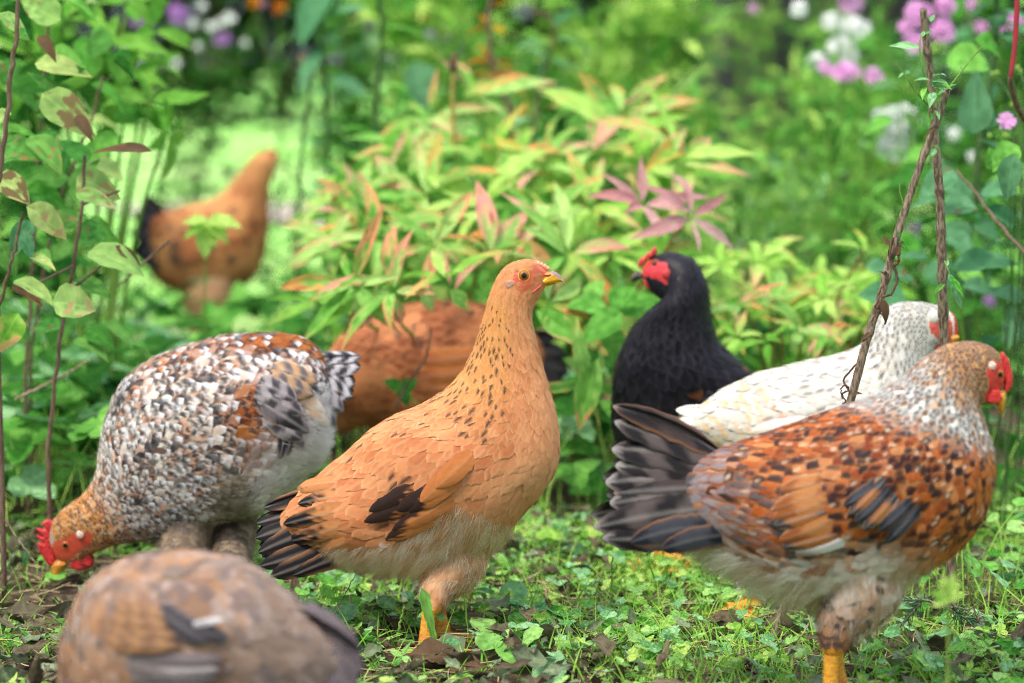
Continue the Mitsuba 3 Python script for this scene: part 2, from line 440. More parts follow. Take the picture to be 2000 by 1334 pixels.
def strands(loft, s, phi, rng, length, wid, colour, lift=0.5, droop=0.25, spread=0.35, nt=4):
    """Loose downy barbs standing off the surface."""
    N = len(s)
    p, n = loft.eval(s, phi)
    ds = unit(loft._at(loft.ds, s, phi))
    dp = unit(loft._at(loft.dphi, s, phi))
    d = unit(ds + n * (lift * (0.4 + 1.2 * rng.random(N)))[:, None] + dp * (rng.normal(0, spread * 0.6, N) + 3.2 * spread * (meshkit.fbm(p * 120, 2, seed=3) - 0.5) * 2)[:, None] + np.array([0, 0, -1.0]) * (droop * rng.random(N))[:, None])
    L = (np.asarray(length) * (0.6 + 0.7 * rng.random(N)))[:, None, None]
    t = np.linspace(0, 1, nt)[None, :, None]
    side = unit(np.cross(d, unit(EYE - p) + 0.3 * rng.normal(size=(N, 3))))[:, None]
    mid = p[:, None] + d[:, None] * t * L + np.array([0, 0, -1.0]) * (t ** 2 * L * droop * 0.6) + rng.normal(size=(N, 1, 3)) * t * (1 - t) * L * 0.25
    w = (wid * (1 - 0.85 * t))
    V = np.stack([mid - side * w, mid + side * w], 2)
    nn = np.broadcast_to(unit(n[:, None, None] + 0.25 * d[:, None, None] + rng.normal(0, 0.16, (N, 1, 1, 3))), V.shape)
    col = np.asarray(colour(p, rng), float)
    col = np.broadcast_to(col[:, None, None], V.shape)
    return V.reshape(-1, 3), quads(nt, 2, N), nn.reshape(-1, 3), np.clip(col, 0.003, 0.95).reshape(-1, 3)


def joinc(ms):
    k, out = 0, [[], [], [], []]
    for v, f, n, c in ms:
        out[0].append(v)
        out[1].append(f + k)
        out[2].append(n)
        out[3].append(c)
        k += len(v)
    return [np.vstack(x) for x in out]


def vane(base, tip, nrm, width, rng, colour, bow=0.05, sweep=0.0, camber=0.18, nt=18, nu=9, point=0.5, twist=0.0):
    """One long feather: base, tip, face normal, full width in metres."""
    base, tip, nrm = (np.asarray(x, float) for x in (base, tip, nrm))
    ax = tip - base
    L = np.linalg.norm(ax)
    ax = ax / L
    nrm = unit(nrm - ax * (nrm @ ax))
    side = np.cross(ax, nrm)
    t = np.linspace(0, 1, nt)[:, None]
    u = np.linspace(-1, 1, nu)[None, :]
    prof = np.minimum(1, 0.45 + t / 0.25 * 0.55) * np.sqrt(np.maximum(1 - np.maximum((t - point) / (1.001 - point), 0) ** 2.3, 0))
    prof = np.maximum(prof, 0.12)
    w = width / 2 * prof * (1 + 0.05 * rng.normal(size=(nt, 1)))
    mid = base + ax * (t * L) [..., None].reshape(nt, 1, 1) if False else base + ax[None] * (t * L)
    mid = mid + nrm * (bow * L * 4 * t * (1 - t)) + side * (sweep * L * 4 * t * (1 - t))
    V = mid[:, None] + side * (w * u)[..., None] - nrm * (camber * np.abs(w) * u ** 2 - twist * w * u)[..., None] - ax * (0.25 * np.abs(w) * u ** 2)[..., None]
    V = V + nrm * (0.0007 * np.exp(-(u / 0.12) ** 2) * (1 - t))[..., None]
    n = gridnormals(V[None])[0]
    n = n * np.sign((n * nrm).sum(-1, keepdims=True))
    c = Ctx()
    c.t, c.u, c.rng = t, u, rng
    col = np.broadcast_to(colour(c), (nt, nu, 3)) * (1 + 0.14 * (rng.random((nt, nu, 1)) - 0.5))
    return V.reshape(-1, 3), quads(nt, nu), n.reshape(-1, 3), np.clip(col, 0.002, 0.95).reshape(-1, 3)


def puff(poly, fr, thick, res=1.2, offset=0.0, power=0.5, reach=None, lean=0.0):
    """A rounded plate: the outline (in frame pixels, at the loft's median distance) with a thickness that falls to its edge."""
    import shapely
    from shapely.geometry import Polygon, Point
    pg = Polygon(poly).buffer(0)
    x0, y0, x1, y1 = pg.bounds
    xs, ys = np.meshgrid(np.arange(x0 - res, x1 + res, res), np.arange(y0 - res, y1 + res, res))
    bd = pg.exterior
    ring = np.array([bd.interpolate(k).coords[0] for k in np.arange(0, bd.length, res * 0.9)])
    pts = np.stack([xs.ravel(), ys.ravel()], 1)
    sp = shapely.points(pts)
    ok = shapely.contains(pg, sp) & (shapely.distance(sp, bd) > res * 0.55)
    pts = np.vstack([ring, pts[ok]])
    from scipy.spatial import Delaunay
    tri = Delaunay(pts).simplices
    cen = pts[tri].mean(1)
    tri = tri[shapely.contains(pg, shapely.points(cen))]
    a, b, c = (pts[tri[:, k]] for k in range(3))
    flip = (b[:, 0] - a[:, 0]) * (c[:, 1] - a[:, 1]) - (b[:, 1] - a[:, 1]) * (c[:, 0] - a[:, 0]) < 0
    tri[flip] = tri[flip][:, ::-1]
    dist = shapely.distance(shapely.points(pts), bd)
    reach = reach or dist.max()
    q = np.clip(dist / reach, 0, 1)
    hgt = thick * np.sqrt(1 - (1 - q) ** 2)
    m = P(pts[:, 0], pts[:, 1], fr.dep(pts[:, 0]))
    Lv = fr.L
    off = offset + lean * (pts[:, 1] - y0) / max(y1 - y0, 1)
    off = np.broadcast_to(off, (len(pts),))
    nr = len(ring)
    up = m + Lv * (off + hgt)[:, None]
    dn = m[nr:] + Lv * (off - hgt)[nr:, None]
    remap = np.where(np.arange(len(pts)) < nr, np.arange(len(pts)), np.arange(len(pts)) + len(pts) - nr)
    v = np.vstack([up, dn])
    f = np.vstack([tri[:, ::-1], remap[tri]])
    pxy = np.vstack([pts, pts[nr:]])
    return v, f, pxy


def ball(c, r, rings=14, scale=(1, 1, 1)):
    th, ph = np.meshgrid(np.linspace(0, np.pi, rings), np.arange(2 * rings) * np.pi / rings, indexing='ij')
    v = np.stack([np.sin(th) * np.cos(ph), np.sin(th) * np.sin(ph), np.cos(th)], -1).reshape(-1, 3)
    m = 2 * rings
    i, j = np.meshgrid(np.arange(rings - 1), np.arange(m), indexing='ij')
    q = np.stack([i * m + j, (i + 1) * m + j, (i + 1) * m + (j + 1) % m, i * m + (j + 1) % m], -1).reshape(-1, 4)
    return v * r * np.asarray(scale) + np.asarray(c), np.vstack([q[:, [0, 1, 2]], q[:, [0, 2, 3]]])


def mani(v, f):
    m = manifold3d.Manifold(manifold3d.Mesh(vert_properties=np.asarray(v, np.float32), tri_verts=np.asarray(f, np.uint32)))
    if m.volume() < 0:
        m = manifold3d.Manifold(manifold3d.Mesh(vert_properties=np.asarray(v, np.float32), tri_verts=np.asarray(f, np.uint32)[:, ::-1]))
    return m


def limb(points, radii, sides=16, n=24):
    p = spline(points, n)
    r = np.interp(np.linspace(0, 1, n), np.linspace(0, 1, len(radii)), radii)
    return tube(p, r, sides)


class ThighLoft(Loft):
    """A tube round a row of points, with the same surface coordinates as a body."""

    def __init__(self, points, radii, L, sub=6, M=40):
        p = np.asarray(points, float)
        k = np.arange(len(p))
        self.n, self.sub, self.M = len(p), sub, M
        self.idx = np.linspace(0, len(p) - 1, (len(p) - 1) * sub + 1)
        c = PchipInterpolator(k, p, axis=0)(self.idx)
        r = PchipInterpolator(k, np.asarray(radii, float))(self.idx)
        t = unit(np.gradient(c, axis=0))
        a = unit(np.cross(t, L))
        b = unit(np.cross(a, t))
        self.phi = np.arange(M) * 2 * np.pi / M
        self.C, self.L = c, np.asarray(L, float)
        self.pos = c[:, None] + r[:, None, None] * (a[:, None] * np.cos(self.phi)[None, :, None] + b[:, None] * np.sin(self.phi)[None, :, None])
        self._finish()


def leg_meshes(hock, foot, heading, r=0.0062, toe=0.055, pitch=0.02):
    """Shank with scutes, three front toes and a hind toe, as closed tubes."""
    n = 64
    hock, foot = np.asarray(hock, float), np.asarray(foot, float)
    ank = foot + np.array([0, 0, 0.012])
    t = np.linspace(0, 1, n)
    p = hock + (ank - hock) * t[:, None] + np.outer(np.sin(t * np.pi), heading) * -0.002
    rad = r * (1.12 - 0.3 * np.sin(t * np.pi) + 0.12 * t) * (1 + 0.045 * ((t * 16) % 1.0))
    out = [tube(p, rad, 16)]
    h = unit(np.array([heading[0], heading[1], 0]))
    for ang, ln in ((0, 1.0), (36, 0.8), (-36, 0.8), (170, 0.45)):
        a = math.radians(ang)
        d = np.array([h[0] * math.cos(a) - h[1] * math.sin(a), h[0] * math.sin(a) + h[1] * math.cos(a), 0])
        L = toe * ln
        q = np.array([ank - [0, 0, 0.001], ank + d * L * 0.22 + [0, 0, -0.003], ank + d * L * 0.6 + [0, 0, -0.0065], ank + d * L + [0, 0, -0.008], ank + d * (L + 0.012) + [0, 0, -0.011]])
        m = 26
        tt = np.linspace(0, 1, m)
        rr = np.interp(tt, [0, 0.25, 0.5, 0.78, 1], [r * 0.85, r * 0.75, r * 0.7, r * 0.55, 0.0009]) * (1 + 0.07 * ((tt * 9) % 1))
        out.append(tube(spline(q, m), rr, 10))
    return out, p


LEG_Y, LEG_O = np.array([0.66, 0.33, 0.025]), np.array([0.56, 0.20, 0.03])


def body_mesh(parts_, loft, skin, legs, faces=(), legcol=(LEG_Y, LEG_O), seed=0):
    """One continuous mesh from the closed pieces; colours by place: legs yellow, bare face red."""
    m = manifold3d.Manifold.batch_boolean([mani(*x) for x in parts_], manifold3d.OpType.Add)
    o = m.to_mesh()
    v, f = np.array(o.vert_properties[:, :3], float), np.array(o.tri_verts)
    c = np.tile(np.asarray(skin, float), (len(v), 1))
    rng = np.random.default_rng(seed)
    if legs:
        lp = np.vstack(legs)
        d, _ = cKDTree(lp).query(v)
        zt = max(x[0][2] for x in legs)
        on = ((d < 0.0115) & (v[:, 2] < zt)) | (v[:, 2] < 0.022)
        k = meshkit.fbm(v * 420, 2)[:, None]
        c[on] = lerp(legcol[0], legcol[1], sst(0.45, 0.62, k))[on]
    if len(faces):
        x, y = proj(v)
        mir = v - loft.L * (2 * ((v - P(x, y, loft.dep(x))) @ loft.L))[:, None]
        side = (v - P(x, y, loft.dep(x))) @ loft.L
        xm, ym = proj(mir)
        xx, yy = np.where(side > 0, x, xm), np.where(side > 0, y, ym)
        for poly, col, col2 in faces:
            k = inside(poly, xx, yy)
            q = meshkit.fbm(v * 260, 3, seed=4)[:, None]
            c[k] = lerp(col, col2, sst(0.35, 0.65, q))[k]
    return v, f, c


def facecol(pxy, fn):
    return np.clip(fn(pxy[:, 0], pxy[:, 1]), 0.002, 0.95)


def mottled(v, a, b, freq=500, lo=0.35, hi=0.65, seed=1):
    return lerp(a, b, sst(lo, hi, meshkit.fbm(np.asarray(v) * freq, 2, seed=seed)[:, None]))


def eye(hen, loft, x, y, r, ring, iris, pupil=0.48, out=0.35, ringcol=(0.6, 0.35, 0.03)):
    """An eyeball on each side of the head, set in a lid ring; the iris and pupil face outwards."""
    s, phi = loft.find([x], [y])
    p0, n0 = loft.eval(s, phi)
    p1, n1 = loft.eval(s, -phi)
    for k, (p, n) in enumerate(((p0[0], n0[0]), (p1[0], n1[0]))):
        ax = unit(n + loft.L * (1 if k == 0 else -1))
        v, f = ball([0, 0, 0], r, 22)
        ca = unit(v) @ np.array([0, 0, 1.0])
        z = ax
        a = unit(np.cross(z, [0.1, 0.2, 1]))
        R = np.stack([a, np.cross(z, a), z])
        rho = np.arccos(np.clip(ca, -1, 1)) / 1.1
        col = np.where((rho < pupil)[:, None], [0.004, 0.004, 0.005], lerp(iris, np.asarray(iris) * 0.45, sst(0.8, 1.1, rho)[:, None]))
        v = v @ R + p + ax * (r * (out - 1))
        e = part(hen, 'eye', v, f, 'eye_ball', c=col)
        g = np.linspace(0, 2 * np.pi, 41)[:-1]
        cr = p + ax * (r * (out - 1) + r * 0.42) + (np.cos(g)[:, None] * R[0] + np.sin(g)[:, None] * R[1]) * (r * ring)
        # ring as a closed loop of a thin tube
        tt = np.linspace(0, 2 * np.pi, 9)[:-1]
        rad = unit(cr - (p + ax * (r * (out - 1) + r * 0.42)))
        V = cr[:, None] + 0.12 * r * (np.cos(tt)[None, :, None] * rad[:, None] + np.sin(tt)[None, :, None] * ax)
        i, j = np.meshgrid(np.arange(40), np.arange(8), indexing='ij')
        q = np.stack([i * 8 + j, ((i + 1) % 40) * 8 + j, ((i + 1) % 40) * 8 + (j + 1) % 8, i * 8 + (j + 1) % 8], -1).reshape(-1, 4)
        part(e, 'lid', V.reshape(-1, 3), np.vstack([q[:, [0, 1, 2]], q[:, [0, 2, 3]]]), 'skin', c=np.tile(ringcol, (320, 1)))


def on_flank(loft, x, y, out):
    """Points of the near flank seen at (x, y), lifted by out metres, and their normals."""
    s, phi = loft.find(x, y)
    p, n = loft.eval(s, phi)
    return p + n * np.asarray(out)[..., None], n


def mirror(loft, v):
    x, y = proj(v)
    m0 = P(loft.xref, 700, loft.d0)
    return v - loft.L * (2 * ((v - m0) @ loft.L))[:, None]


def long_feathers(hen, name, loft, rows, rng, colour, mat='feather_soft', base=0.0025, step=0.0007, both=True, bow=0.02):
    """Wing feathers that lie on the flank: rows of (base x, base y, tip x, tip y, width px[, colour])."""
    for i, row in enumerate(rows):
        bx, by, tx, ty, w = row[:5]
        fn = row[5] if len(row) > 5 else colour
        p, n = on_flank(loft, [bx, (bx + tx) / 2, tx], [by, (by + ty) / 2, ty], np.array([base - 0.0055, base + 0.0008, base + 0.0028]) + step * i)
        nb = unit(n.mean(0) + loft.L * 0.6)
        dist = p[1] @ FWD
        bw = ((p[1] - (p[0] + p[2]) / 2) @ nb) / max(np.linalg.norm(p[2] - p[0]), 1e-6)
        v, f, nn, c = vane(p[0], p[2], nb, w * dist / F, rng, fn, bow=float(np.clip(bw, -0.02, 0.12)) + bow * 0.3)
        part(hen, name, v, f, mat, n=nn, c=c)
        if both:
            vm = mirror(loft, v)
            nm = nn - loft.L * (2 * (nn @ loft.L))[:, None]
            part(hen, name, vm, f[:, ::-1], mat, n=nm, c=c)


def tail_fan(hen, loft, rows, rng, colour, mat='feather_soft', both=True, name='tail_feather'):
    """Tail feathers: rows of (base x, base y, tip x, tip y, width px, lateral offset at base, at tip, tilt[, colour])."""
    for i, row in enumerate(rows):
        bx, by, tx, ty, w, o0, o1, tilt = row[:8]
        fn = row[8] if len(row) > 8 else colour
        for sgn in ((1, -1) if both else (1,)):
            b = P(bx, by, loft.dep(bx)) + loft.L * (o0 * sgn)
            t = P(tx, ty, loft.dep(tx)) + loft.L * (o1 * sgn)
            nrm = unit(loft.L * sgn * math.cos(tilt) + np.array([0, 0, 1.0]) * math.sin(tilt))
            v, f, nn, c = vane(b, t, nrm, w * loft.d0 / F, rng, fn, bow=0.04 * rng.random() + 0.01, sweep=0.03 * rng.normal())
            part(hen, name, v, f, mat, n=nn, c=c)
# ---------------------------------------------------------------- the eight hens
def along(vals):
    v = np.asarray(vals, float)
    return lambda s, phi=None: np.interp(s, v[:, 0], v[:, 1])


def zp(x0, y0, k):
    return lambda pts: [(x0 + x / k, y0 + y / k) for x, y in pts]


RED, RED2 = np.array([0.62, 0.035, 0.03]), np.array([0.42, 0.015, 0.018])
PINK, PINK2 = np.array([0.62, 0.17, 0.09]), np.array([0.5, 0.085, 0.05])
WHITE = np.array([0.78, 0.76, 0.72])
HORN_Y = np.array([0.72, 0.36, 0.02])


def plain(a, b):
    return lambda c: lerp(a, b, c.R[0][..., None])


def make_legs(lo, h, rows, radii, o, r, toe=0.055):
    """Thigh lofts, leg tubes and leg axes; rows of (side, foot, hock, knee, mid thigh, hip), all but the side in frame pixels."""
    th, lm, legs = [], [], []
    for sgn, ft, hk, kn, md, tp in rows:
        foot = G(*ft) - [0, 0, 0.007]
        lat = float((foot - P(lo.xref, 1000, lo.d0)) @ lo.L)
        at = lambda q, k: P(q[0], q[1], lo.dep(q[0])) + lo.L * k
        hock = at(hk, lat * 0.9)
        th.append(ThighLoft([at(tp, o * sgn * 0.6), at(md, o * sgn), at(kn, (o * sgn + lat) / 2), hock, hock + [0, 0, -0.006]], radii, lo.L))
        m, lp = leg_meshes(hock + [0, 0, 0.004], foot, h, r, toe)
        lm += m
        legs.append(lp)
    return th, lm, legs


# ---- hen 1: the buff hen in the middle
def hen_buff():
    rng = np.random.default_rng(11)
    H = thing('hen', 'buff orange hen with black flecked neck standing tall in profile, sharp in the middle', 'hen', 'hens in the garden')
    secs = [(1074, 529, 1069, 556, .0030), (1056, 510, 1060, 575, .0085), (1024, 500, 1046, 600, .0158), (985, 514, 1041, 624, .0185), (958, 553, 1046, 645, .0205),
            (940, 610, 1056, 682, .024), (925, 660, 1071, 735, .030), (903, 712, 1087, 790, .040), (866, 757, 1097, 850, .051), (815, 790, 1094, 905, .060),
            (760, 820, 1070, 950, .065), (700, 857, 1020, 1008, .067), (640, 905, 950, 1075, .066), (598, 940, 850, 1110, .060), (570, 965, 750, 1108, .048), (552, 985, 670, 1090, .034), (540, 1005, 605, 1072, .018), (535, 1030, 560, 1050, .006)]
    lo = Loft(secs, 2.47, yaw=0.06, sub=12, inset=0.0042)
    lo.bulge(850, 925, 150, 75, 38, 0.007, 4)
    L = lo.L
    h = np.array([math.cos(.06), math.sin(.06), 0])
    th, lm, legs = make_legs(lo, h, [(1, (833, 1272), (838, 1172), (850, 1136), (880, 1090), (890, 1020)), (-1, (868, 1246), (860, 1170), (868, 1136), (884, 1090), (890, 1020))],
                             (.036, .035, .0165, .0078, .003), .021, .0072, 0.045)
    zk = zp(900, 480, 8.336)
    face = zk([(860, 430), (1000, 375), (1130, 400), (1225, 300), (1330, 330), (1460, 390), (1500, 430), (1420, 500), (1250, 580), (1180, 670), (1090, 760), (980, 800), (880, 700), (840, 560)])
    rim = zk([(850, 430), (960, 385), (1120, 400), (1170, 470), (1120, 580), (1000, 620), (900, 600), (840, 520)])
    top = zk([(1190, 230), (1300, 260), (1470, 400), (1440, 470), (1350, 450), (1230, 340)])
    v, f, c = body_mesh([lo.mesh()] + [t.mesh() for t in th] + lm, lo, (0.55, 0.25, 0.1), legs, [(face, (0.46, 0.155, 0.06), (0.44, 0.075, 0.03)), (rim, (0.46, 0.05, 0.025), (0.46, 0.085, 0.04)), (top, (0.55, 0.06, 0.045), (0.55, 0.15, 0.08))])
    part(H, 'body', v, f, 'skin', c=c)
    tanA, tanB, gold = np.array([0.53, 0.205, 0.085]), np.array([0.40, 0.125, 0.045]), np.array([0.50, 0.215, 0.055])
    pale = np.array([0.66, 0.35, 0.17])

    def col(c):
        w = c.R[0][..., None]
        base = lerp(tanA, tanB, w)
        base = lerp(base, pale, np.clip(4 * (c.patch - .5), 0, 1) * .45)
        neck = sst(9.5, 7.0, c.s)[..., None]
        nape = neck * (sst(1.75, 1.2, c.phi) * sst(3.2, 4.8, c.s))[..., None]
        base = lerp(base, gold, nape * 0.8)
        breast = sst(1.5, 2.4, c.phi)[..., None] * sst(4, 7, c.s)[..., None]
        base = lerp(base, lerp(base, pale, 0.35), breast)
        edge = sst(0.55, 1.0, np.sqrt(c.u ** 2 * 0.8 + (np.maximum(c.t - 0.45, 0) / 0.55) ** 2))[..., None]
        k = lerp(base, pale, edge * (0.22 + 0.30 * c.R[5][..., None]))
        shaft = np.exp(-(c.u / 0.16) ** 2)[..., None] * (c.R[1] > 0.55)[..., None]
        k = lerp(k, pale, shaft * 0.35)
        # black ticks of the nape and shoulders
        prob = 0.62 * nape[..., 0] * sst(4.2, 5.6, c.s) + 0.12 * (c.s > 7) * (c.s < 13) * (c.phi < 1.9)
        sz = 0.55 + 0.6 * c.R[3]
        spot = sst(1.0, 0.55, np.hypot(c.u / (0.55 * sz), (c.t - 0.72) / (0.36 * sz))) * (c.R[2] < prob)
        k = lerp(k, (0.018, 0.014, 0.014), spot[..., None] * 0.92)
        wh = (c.R[4] > 0.985) * (c.s > 7.5) * (c.phi < 1.9) * sst(0.62, 0.8, c.t) * (np.abs(c.u) < .6)
        k = lerp(k, WHITE, wh[..., None] * 0.5)
        return lerp(k, (0.68, 0.46, 0.30), (sst(1.8, 2.4, c.phi) * (c.s > 11.2))[..., None] * 0.8)

    rf = along([(0, .0016), (2, .0021), (3.5, .0028), (5, .0040), (7, .0055), (9, .0068), (11, .0080), (14, .0085), (17, .008)])
    rfn = lambda s, phi: rf(s) * np.where((s > 9) & (s < 14), 1.0 + 0.18 * (np.cos(2 * phi) < 0), 1.0)
    s, phi = lo.scatter(rfn, rng)
    x, y = proj(lo.eval(s, np.where(np.sin(phi) < 0, -phi, phi))[0])
    ok = ~(inside(rim, x, y) | inside(top, x, y) | (inside(face, x, y) & (rng.random(len(x)) < 0.93)) | (s < 0.7))
    s, phi = s[ok], phi[ok]
    r = rfn(s, phi)
    ms = [plumage(lo, s, phi, rng, r * np.where(s < 4, 2.3, 2.9), r * 1.75, col, lift=np.minimum(0.0021, r * 0.27), soft=0.45, ragged=0.015)]
    for tl in th:
        tf = lambda s, phi: 0.0048 + 0 * s
        ts, tp = tl.scatter(tf, rng, keep=lambda s, p: s < 2.4)
        ms.append(plumage(tl, ts, tp, rng, np.full(len(ts), .014), np.full(len(ts), .008), lambda c: lerp((0.58, 0.36, 0.21), (0.5, 0.22, 0.095), c.R[0][..., None]), lift=0.0014))
    part(H, 'plumage', *_4(joinc(ms)), kind='stuff')
    # down of belly and thighs
    fl = []
    n = 11000
    s, phi = rng.uniform(11.1, 14.6, n), rng.uniform(1.75, np.pi, n) * rng.choice([-1, 1], n)
    fl.append(strands(lo, s, phi, rng, 0.014, 0.00028, lambda p, g: lerp((0.60, 0.37, 0.21), (0.84, 0.74, 0.62), clump(p, g)), 0.35, 0.5))
    for tl in th:
        fl.append(strands(tl, rng.uniform(0, 2.15, 3000), rng.uniform(0, 6.28, 3000), rng, 0.010, 0.00026, lambda p, g: lerp((0.58, 0.34, 0.19), (0.80, 0.68, 0.55), clump(p, g)), 0.3, 0.35))
    s, phi = rng.uniform(0.8, 4.2, 1500), rng.uniform(-np.pi, np.pi, 1500)
    x, y = proj(lo.eval(s, np.abs(phi))[0])
    ok = ~inside(face, x, y)
    fl.append(strands(lo, s[ok], phi[ok], rng, 0.0042, 0.00022, lambda p, g: lerp((0.6, 0.26, 0.1), (0.66, 0.36, 0.18), clump(p, g)), 0.25, 0.0))
    s, phi = rng.uniform(4.2, 10, 900), rng.uniform(-np.pi, np.pi, 900)
    fl.append(strands(lo, s, phi, rng, 0.009, 0.00022, lambda p, g: lerp((0.6, 0.3, 0.12), (0.68, 0.42, 0.22), clump(p, g)), 0.2, 0.0))
    part(H, 'down', *_4(joinc(fl)), kind='stuff')
    # wing
    blk = np.array([0.009, 0.009, 0.012])

    def tipped(a, frac):
        def fn(c):
            k = np.broadcast_to(lerp(a, lerp(a, (0.4, 0.12, 0.03), 0.5), sst(-1, 1, c.u + 0 * c.t)[..., None]), (c.t.shape[0], c.u.shape[1], 3))
            m = sst(frac - 0.05, frac + 0.08, c.t + 0.22 * c.u * (1 if frac < .8 else .5) + 0.08 * c.rng.normal(size=(c.t.shape[0], c.u.shape[1])))[..., None]
            sh = np.exp(-(c.u / 0.1) ** 2)[..., None]
            return lerp(lerp(k, blk, m * 0.95), pale, sh * 0.25 * (1 - m))
        return fn
    tan2 = np.array([0.46, 0.165, 0.05])
    long_feathers(H, 'wing_feather', lo, [
        (862, 962, 712, 1018, 34, tipped(tan2, 0.40)), (850, 938, 722, 992, 34, tipped(tan2, 0.34)), (900, 975, 752, 1046, 38, tipped(tan2, 0.78)), (900, 958, 768, 1026, 38, tipped(tan2, 0.74)),
        (890, 938, 778, 1002, 40, tipped(tan2, 0.52)), (900, 920, 798, 990, 42, tipped(tan2, 0.66)), (912, 905, 826, 972, 44, tipped(tan2, 1.4)), (925, 890, 848, 950, 44, tipped(tan2, 1.4))], rng, tipped(tan2, 1.2), base=0.0035, step=0.0005, bow=0.02)
    # tail
    def tcol(fr):
        def fn(c):
            e = sst(0.6, 0.95, np.abs(c.u) + 0 * c.t)[..., None]
            m = sst(fr - .30, fr - .02, c.t + 0.10 * c.rng.normal(size=(c.t.shape[0], c.u.shape[1])))[..., None]
            k = lerp((0.5, 0.2, 0.07), blk, m)
            k = lerp(k, (0.34, 0.16, 0.07), e * (1 - sst(.75, .95, c.t)[..., None]) * 0.75)
            return lerp(k, (0.5, 0.4, 0.32), np.exp(-(c.u / 0.07) ** 2)[..., None] * 0.25)
        return fn
    tail_fan(H, lo, [(668, 955, 514, 992, 42, .004, .002, 0.9, tcol(.5)), (672, 972, 502, 1020, 48, .008, .006, .6, tcol(.45)), (680, 990, 500, 1046, 52, .013, .012, .4, tcol(.4)),
                     (688, 1008, 506, 1072, 52, .018, .018, .3, tcol(.35)), (696, 1026, 510, 1096, 50, .023, .024, .2, tcol(.32)), (704, 1042, 530, 1114, 48, .028, .030, .1, tcol(.35)), (712, 1056, 575, 1110, 38, .032, .034, 0.0, tcol(.5))], rng, tcol(.4))
    long_feathers(H, 'tail_covert', lo, [(690, 960, 585, 985, 34, tcol(.75)), (695, 985, 560, 1022, 36, tcol(.7)), (700, 1010, 570, 1050, 36, tcol(.72)), (715, 1035, 600, 1075, 36, tcol(.9)), (670, 940, 590, 962, 32, tcol(1.2))], rng, tcol(.6), base=0.001, both=False)
    # head
    eye(H, lo, 1022, 537.5, 0.0058, 0.98, (0.36, 0.115, 0.015), pupil=0.48, out=0.55)
    up = zk([(1178, 655), (1240, 570), (1340, 500), (1440, 425), (1500, 408), (1560, 432), (1620, 478), (1660, 530), (1678, 585), (1650, 592), (1600, 596), (1500, 612), (1400, 640), (1330, 655), (1300, 612), (1250, 625)])
    v, f, q = puff(up, lo, 0.0098, res=0.7, reach=8)
    gx, gy = (q[:, 0] - 900) * 8.336, (q[:, 1] - 480) * 8.336
    ridge = sst(-18, 18, (452 + (gx - 1480) * 0.60) - gy)[:, None] * sst(1400, 1490, gx)[:, None]
    cc = lerp(mottled(v, HORN_Y, (0.66, 0.28, 0.012), 400), (0.20, 0.13, 0.155), ridge * 0.9)
    cc = lerp(cc, (0.7, 0.5, 0.35), sst(1630, 1670, gx)[:, None] * 0.7)
    cc = lerp(cc, (0.62, 0.2, 0.1), sst(1300, 1230, gx)[:, None] * 0.5)
    B = part(H, 'beak', v, f, 'horn', c=cc)
    low = zk([(1290, 625), (1400, 622), (1500, 605), (1580, 594), (1500, 628), (1430, 655), (1350, 672), (1305, 660)])
    v, f, q = puff(low, lo, 0.0075, res=0.7, reach=4)
    part(B, 'lower_mandible', v, f, 'horn', c=mottled(v, HORN_Y, (0.6, 0.24, 0.01)))
    cere = zk([(1340, 460), (1380, 425), (1440, 420), (1480, 440), (1470, 475), (1420, 488), (1365, 484)])
    v, f, q = puff(cere, lo, 0.0106, res=0.7)
    part(B, 'nostril_flap', v, f, 'skin', c=mottled(v, (0.6, 0.27, 0.1), (0.6, 0.18, 0.09)))
    wat = zk([(1085, 795), (1090, 735), (1150, 695), (1240, 625), (1300, 605), (1315, 625), (1290, 680), (1210, 745), (1120, 800)])
    v, f, q = puff(wat, lo, 0.0168, res=0.8, reach=5)
    part(H, 'wattle', v, f, 'comb_skin', c=mottled(v, (0.55, 0.075, 0.055), (0.46, 0.05, 0.04)))
    com = zk([(1195, 245), (1215, 222), (1240, 262), (1275, 240), (1300, 275), (1335, 258), (1352, 300), (1390, 285), (1402, 325), (1440, 330), (1470, 400), (1400, 410), (1300, 350), (1220, 300)])
    v, f, q = puff(com, lo, 0.0032, res=0.7)
    part(H, 'comb', v, f, 'comb_skin', c=mottled(v, (0.62, 0.2, 0.11), (0.66, 0.36, 0.22), 700))
    lobe = zk([(715, 640), (735, 585), (800, 558), (860, 590), (880, 650), (860, 710), (800, 745), (745, 720)])
    for sg in (1, -1):
        s_, p_ = lo.find([995.5], [558]); pp, nn = lo.eval(s_, p_ * sg)
        v, f = ball([0, 0, 0], 0.0046, 14, (1.0, 0.35, 1.15))
        part(H, 'earlobe', v + pp[0] + nn[0] * 0.0002, f, 'skin', c=mottled(v, (0.42, 0.19, 0.12), (0.48, 0.28, 0.22), 500))


def _4(m):
    return m[0], m[1], 'feather_soft', m[2], None, m[3]
